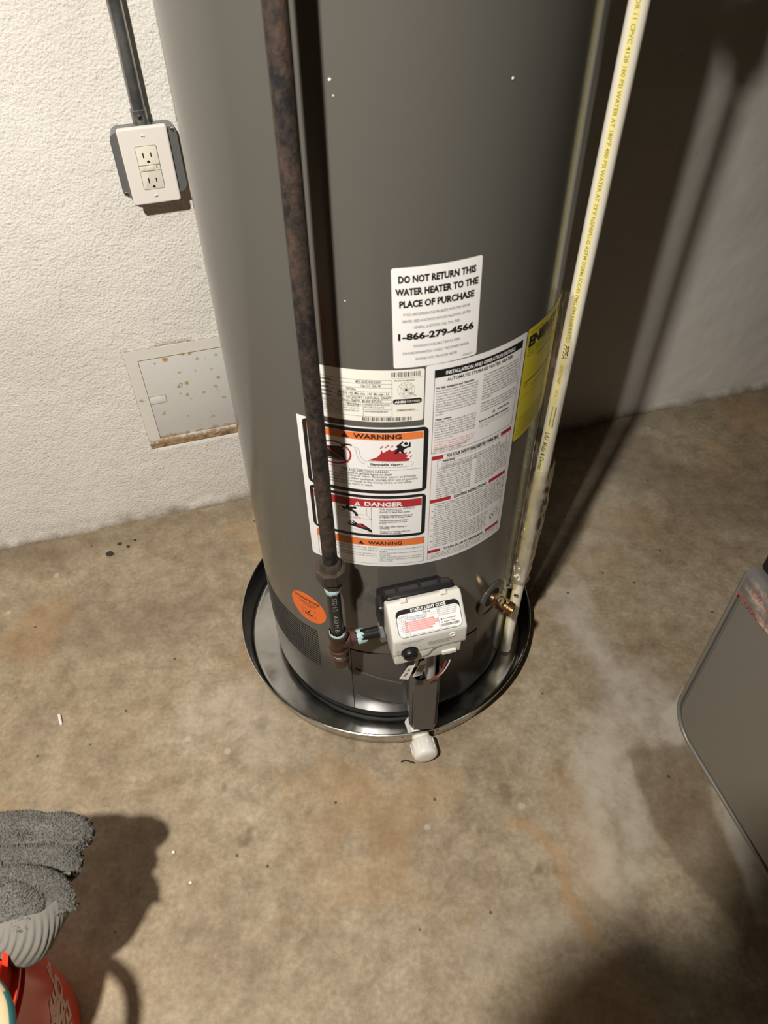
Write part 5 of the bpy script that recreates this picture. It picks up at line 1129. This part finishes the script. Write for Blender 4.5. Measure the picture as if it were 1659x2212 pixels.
towel = thing('grey_towel', 'folded grey terry towel draped over the orange bucket', 'towel', (-0.50, 0.28, 0.37))
def blob(bm, c, ax, ry, rz, x0, x1, seed, amp=0.010, n=56, m_=64, tilt=0.0, rend=0.05, pw=0.8):
    """a padded fold: superellipse section swept along ax from x0 to x1 with a rounded end"""
    c = Vector(c); ax = Vector(ax).normalized(); side = Vector((-ax.y, ax.x, 0)).normalized(); up = ax.cross(side); rows = []
    side, up = side*cos(tilt)+up*sin(tilt), up*cos(tilt)-side*sin(tilt)
    for j in range(m_+1):
        t = j/m_; x = x0+(x1-x0)*t; e = min(1.0, max(0.0, (x1-x)/rend)); k = math.sqrt(max(0.0, 1-(1-e)**2)); k = max(k, 0.02); row = []
        for i in range(n):
            a = 2*pi*i/n; ca, sa = cos(a), sin(a); cy_ = math.copysign(abs(ca)**pw, ca)*ry*k; cz_ = math.copysign(abs(sa)**pw, sa)*rz*k
            nz = float(fbm(np.array(x*22+seed), np.array(ca*1.3+sa*2.1+10), seed, 3))-0.5; f_ = 1+nz*amp/max(ry, rz)*2.4
            row.append(bm.verts.new(c+ax*x+side*cy_*f_+up*cz_*f_))
        rows.append(row)
    for x, y in zip(rows, rows[1:]): bridge(bm, x, y)
    bm.faces.new(rows[0]); bm.faces.new(rows[-1][::-1])
def tufts(ob, count, seed, ln=0.0030, keep=lambda p: True):
    me = ob.data; rs = np.random.RandomState(seed); vs = np.array([v.co for v in me.vertices]); Vv, Ff = [], []
    fs = [(p.center.copy(), p.normal.copy(), p.area) for p in me.polygons if p.area > 1e-8 and keep(p.center)]
    ar = np.array([f[2] for f in fs]); pick = rs.choice(len(fs), count, p=ar/ar.sum())
    for k in pick:
        c_, n_, a = fs[k]; s_ = math.sqrt(a); u, v, w_ = frame_from(n_); c2_ = c_+u*((rs.rand()-0.5)*s_*1.3)+v*((rs.rand()-0.5)*s_*1.3)
        dr = (n_+u*(rs.rand()-0.5)*1.5+v*(rs.rand()-0.5)*1.5-UPv*0.25).normalized(); l_ = ln*(0.6+0.8*rs.rand()); a0 = rs.rand()*6.28; b = len(Vv)
        w0 = 0.0010
        Vv += [tuple(c2_+(u*cos(a0+q)+v*sin(a0+q))*w0) for q in (0, 2.09, 4.19)]+[tuple(c2_+dr*l_)]
        Ff += [(b, b+1, b+3), (b+1, b+2, b+3), (b+2, b, b+3)]
    return obj('terry_loops', (Vv, Ff), M['tuft'], ob, 0, kind='stuff')
bm = bmesh.new(); blob(bm, (-0.62, 0.405, 0.345), (1, -0.03, 0.0), 0.020, 0.026, -0.10, 0.223, 3, 0.008, rend=0.030); f1 = obj('upper_fold', bm, M['towel'], towel, 60); tufts(f1, 16000, 1)
bm = bmesh.new(); blob(bm, (-0.62, 0.368, 0.335), (1, -0.03, 0.0), 0.022, 0.022, -0.10, 0.214, 5, 0.008, rend=0.030); f2 = obj('second_fold', bm, M['towel'], towel, 60); tufts(f2, 14000, 2)
bm = bmesh.new(); blob(bm, (-0.60, 0.290, 0.350), (1, 0.02, 0.0), 0.040, 0.042, -0.12, 0.177, 8, 0.012, rend=0.050); f3 = obj('lower_mound', bm, M['towel'], towel, 60); tufts(f3, 16000, 3, keep=lambda p: not (p.y < 0.272 or (p.y < 0.285 and p.z < 0.375)))
bm = bmesh.new(); tube(bm, spline([(-0.66, 0.341, 0.378), (-0.55, 0.340, 0.379), (-0.47, 0.338, 0.372), (-0.430, 0.338, 0.364), (-0.412, 0.345, 0.352)], 8), 0.0022, 8); obj('hem', bm, M['band'], towel)
# fuzzy lip round the back of the mound
bm = bmesh.new(); tube(bm, spline([(-0.50, 0.336, 0.372), (-0.46, 0.335, 0.374), (-0.43, 0.330, 0.370), (-0.412, 0.318, 0.362), (-0.406, 0.302, 0.352)], 8), 0.0120, 12); f4 = obj('turned_edge', bm, M['towel'], towel, 60); tufts(f4, 4500, 4, 0.0028)
# smooth woven band wrapping the front and right of the mound
up_ = spline([(-0.4037, 0.3265, 0.358), (-0.4085, 0.3165, 0.366), (-0.4165, 0.3040, 0.372), (-0.4265, 0.2915, 0.378), (-0.4425, 0.2855, 0.384), (-0.4595, 0.2800, 0.386), (-0.4750, 0.2760, 0.386), (-0.515, 0.272, 0.386), (-0.60, 0.272, 0.386)], 24)
lo_ = spline([(-0.4035, 0.3250, 0.352), (-0.4040, 0.3080, 0.340), (-0.4115, 0.2940, 0.330), (-0.4230, 0.2710, 0.322), (-0.4310, 0.2520, 0.325), (-0.4490, 0.2410, 0.335), (-0.4620, 0.2440, 0.352), (-0.4830, 0.2480, 0.362), (-0.60, 0.250, 0.362)], 24)
bm = bmesh.new(); rows = []; cen = Vector((-0.50, 0.30, 0.33))
for k, (a, b_) in enumerate(zip(up_, lo_)):
    t = k/(len(up_)-1); row = []; outw = ((a+b_)/2-cen).normalized(); wd_ = (a-b_).length
    for j in range(30):
        q = j/29; p_ = a.lerp(b_, q); rp = 0.0011*sin(q*26-t*110)*min(1, max(0, (t-0.22)*5))*sin(pi*q)
        row.append(bm.verts.new(p_+outw*(sin(pi*q)**0.9*wd_*0.20+rp)))
    row += [bm.verts.new(b_-outw*0.006), bm.verts.new(b_-outw*0.014+UPv*0.004)]
    rows.append(row)
for x, y in zip(rows, rows[1:]):
    for j in range(31): bm.faces.new((x[j], x[j+1], y[j+1], y[j]))
bq = bmesh.new(); blob(bq, (-0.60, 0.308, 0.350), (1, 0, 0), 0.014, 0.015, 0.14, 0.191, 21, 0.004, rend=0.012); obj('light_leak_plug', bq, M['towel'], towel, 60)  # added blob inside the towel, blocks a light leak in its shadow
bd = obj('woven_band', bm, M['band'], towel, 60)
bm = bmesh.new(); blob(bm, (-0.60, 0.281, 0.312), (1, 0.0, 0.0), 0.024, 0.030, -0.12, 0.173, 18, 0.008, rend=0.04); f5 = obj('under_fold', bm, M['towel'], towel, 60)

# ------------------------------------------------------------------ bits on the floor
def ftag(o, label, cat, group=None):
    o['label'] = label; o['category'] = cat
    if group: o['group'] = group
bm = bmesh.new(); stack(bm, (-0.6425, 0.7405, 0.0052), (-0.42, 0.9, 0), [(0, 0.0030), (0.024, 0.0030)], 10); ftag(obj('plastic_scrap', bm, M['scrap']), 'small white plastic stub lying on the concrete floor', 'scrap')
bm = bmesh.new(); tube(bm, spline([(0.024, 0.6525, 0.003), (0.032, 0.6550, 0.004), (0.040, 0.6535, 0.003), (0.050, 0.6500, 0.0025)], 5), 0.0016, 8); ftag(obj('bent_clip', bm, M['debris']), 'small dark curved sliver on the floor below the white cap', 'scrap')
rs = random.Random(3)
for k, (x, y, s_, lab) in enumerate(((-0.650, 1.182, 0.007, 'largest dark crumb on the floor below the wall hatch'), (-0.634, 1.214, 0.004, 'oblong dark crumb near the wall, above the largest crumb'), (-0.612, 1.205, 0.0035, 'dark crumb right of the largest crumb by the wall'), (-0.600, 1.226, 0.0028, 'tiny dark crumb closest to the wall foot'), (-0.47, 0.40, 0.0, ''))):
    if not s_: continue
    bm = bmesh.new(); bmesh.ops.create_icosphere(bm, subdivisions=2, radius=s_)
    for v in bm.verts: v.co = Vector((v.co.x*(0.8+0.5*rs.random())*1.2+x, v.co.y*(0.7+0.5*rs.random())+y, (v.co.z*(0.4+0.3*rs.random())+s_*0.5)))
    ftag(obj('dirt_crumb', bm, M['debris']), lab, 'crumb', 'dark crumbs on the floor below the wall hatch')

for k, (x, y, r_, lab) in enumerate(((-0.379, 0.494, 0.0028, 'tiny white pebble nearest the towel shadow'), (-0.341, 0.443, 0.0026, 'tiny white pebble right of the other white pebble'))):
    bm = bmesh.new(); bmesh.ops.create_icosphere(bm, subdivisions=2, radius=r_)
    for v in bm.verts: v.co = Vector((v.co.x*1.2+x, v.co.y+y, v.co.z*0.7+r_*0.8))
    ftag(obj('pebble', bm, M['scrap']), lab, 'pebble', 'white pebbles on the floor')
# ------------------------------------------------------------------ the person taking the photograph (stands behind the lens)
person = thing('person', 'person standing behind the camera in grey shirt, both hands holding a phone', 'person', (0.02, -0.45, 0))
def skin(name, joints, edges, m, parent, sub=2, root=0):
    me = bpy.data.meshes.new(name); me.from_pydata([j[:3] for j in joints], edges, []); o = bpy.data.objects.new(name, me); C.objects.link(o)
    md = o.modifiers.new('s', 'SKIN'); md.use_smooth_shade = True; md.branch_smoothing = 0.4
    for i, j in enumerate(joints):
        r_ = j[3] if isinstance(j[3], tuple) else (j[3], j[3]); me.skin_vertices[0].data[i].radius = r_
        me.skin_vertices[0].data[i].use_root = (i == root)
    sb = o.modifiers.new('u', 'SUBSURF'); sb.levels = sub; sb.render_levels = sub
    me.materials.append(m); o.parent = parent; o.matrix_parent_inverse = parent.matrix_basis.inverted(); return o
RW = Matrix((_rt, _fw, _up))          # camera axes in the world
CX, CY, CZ = RW @ Vector((1, 0, 0)), RW @ Vector((0, 1, 0)), RW @ Vector((0, 0, 1)); CO = Vector((0, 0, H))
def PH(x, y, z): return CO+CX*x+CY*y+CZ*z
px, py = 0.03, -0.50
J = [(px, py, 0.96, (0.155, 0.11)), (px, py, 1.12, (0.145, 0.10)), (px, py+0.01, 1.28, (0.165, 0.11)), (px, py+0.01, 1.42, (0.13, 0.085)), (px, py+0.02, 1.50, 0.055), (px, py+0.06, 1.57, 0.06),
     (px, py+0.075, 1.64, 0.088), (px, py+0.07, 1.71, 0.08),
     (px-0.185, py+0.01, 1.41, 0.052), (px-0.285, py+0.20, 1.19, 0.042), (*PH(-0.170, -0.098, 0.045), 0.043), (*PH(-0.088, -0.050, 0.038), (0.052, 0.034)),
     (px+0.185, py+0.01, 1.41, 0.052), (px+0.275, py+0.20, 1.19, 0.042), (*PH(0.165, -0.110, 0.045), 0.034), (*PH(0.095, -0.070, 0.030), (0.040, 0.024)),
     (px-0.095, py, 0.88, 0.088), (px-0.11, py+0.01, 0.50, 0.058), (px-0.12, py-0.02, 0.09, 0.040), (px-0.13, py+0.12, 0.035, 0.034),
     (px+0.095, py, 0.88, 0.088), (px+0.11, py+0.01, 0.50, 0.058), (px+0.12, py-0.02, 0.09, 0.040), (px+0.13, py+0.12, 0.035, 0.034)]
Eg = [(0, 1), (1, 2), (2, 3), (3, 4), (4, 5), (5, 6), (6, 7), (3, 8), (8, 9), (9, 10), (10, 11), (3, 12), (12, 13), (13, 14), (14, 15), (0, 16), (16, 17), (17, 18), (18, 19), (0, 20), (20, 21), (21, 22), (22, 23)]
skin('body', J, Eg, M['skin'], person)
grow = lambda j, g: (*j[:3], tuple((r_+g) for r_ in (j[3] if isinstance(j[3], tuple) else (j[3], j[3]))))
sh = [0, 1, 2, 3, 8, 9, 12, 13]; im = {a: i for i, a in enumerate(sh)}
skin('shirt', [grow(J[a], 0.014) for a in sh], [(im[a], im[b_]) for a, b_ in Eg if a in im and b_ in im], M['shirt'], person)
tr = [0, 16, 17, 18, 20, 21, 22]; im = {a: i for i, a in enumerate(tr)}
skin('trousers', [grow(J[a], 0.014) for a in tr], [(im[a], im[b_]) for a, b_ in Eg if a in im and b_ in im], M['jeans'], person)
bm = bmesh.new(); bmesh.ops.create_uvsphere(bm, u_segments=24, v_segments=14, radius=0.100); bmesh.ops.scale(bm, vec=(0.9, 1.05, 0.9), verts=bm.verts); bmesh.ops.delete(bm, geom=[v for v in bm.verts if v.co.z < -0.015 or (v.co.y > 0.05 and v.co.z < 0.045)], context='VERTS'); bmesh.ops.translate(bm, verts=bm.verts, vec=(px, py+0.06, 1.70)); obj('hair', bm, M['hair'], person)
# fingers curling round the phone edges
for sgn in (-1, 1):
    bx_ = Vector(J[11 if sgn < 0 else 15][:3])
    for k in range(4):
        y_ = -0.035+0.020*k; l_ = (0.0, 0.004, 0.006, 0.002)[k]
        q = [bx_, PH(sgn*0.052-0.021, y_-0.055, 0.030), PH(sgn*0.0505-0.021, y_-0.055, 0.008), PH(sgn*(0.034-l_)-0.021, y_-0.053, -0.004)]
        skin('finger', [(*q[0], 0.011), (*q[1], 0.0095), (*q[2], 0.0088), (*q[3], 0.0075)], [(0, 1), (1, 2), (2, 3)], M['skin'], person, 1)
    q = [bx_, PH(sgn*0.052-0.021, -0.055, 0.034), PH(sgn*0.026-0.021, -0.045, 0.026)]
    skin('thumb', [(*q[0], 0.013), (*q[1], 0.011), (*q[2], 0.0095)], [(0, 1), (1, 2)], M['skin'], person, 1)
phone = thing('phone', 'dark phone held in both hands behind the lens', 'phone', tuple(PH(0.0, -0.04, 0.012)))
bm = bmesh.new(); a = rrect(-0.060, -0.128, 0.018, 0.020, 0.009, 5); v0 = [bm.verts.new(PH(x, y, 0.006)) for x, y in a]; v1 = [bm.verts.new(PH(x, y, 0.014)) for x, y in a]; bridge(bm, v0, v1); bm.faces.new(v0[::-1]); bm.faces.new(v1); obj('phone_body', bm, M['black_plastic'], phone)
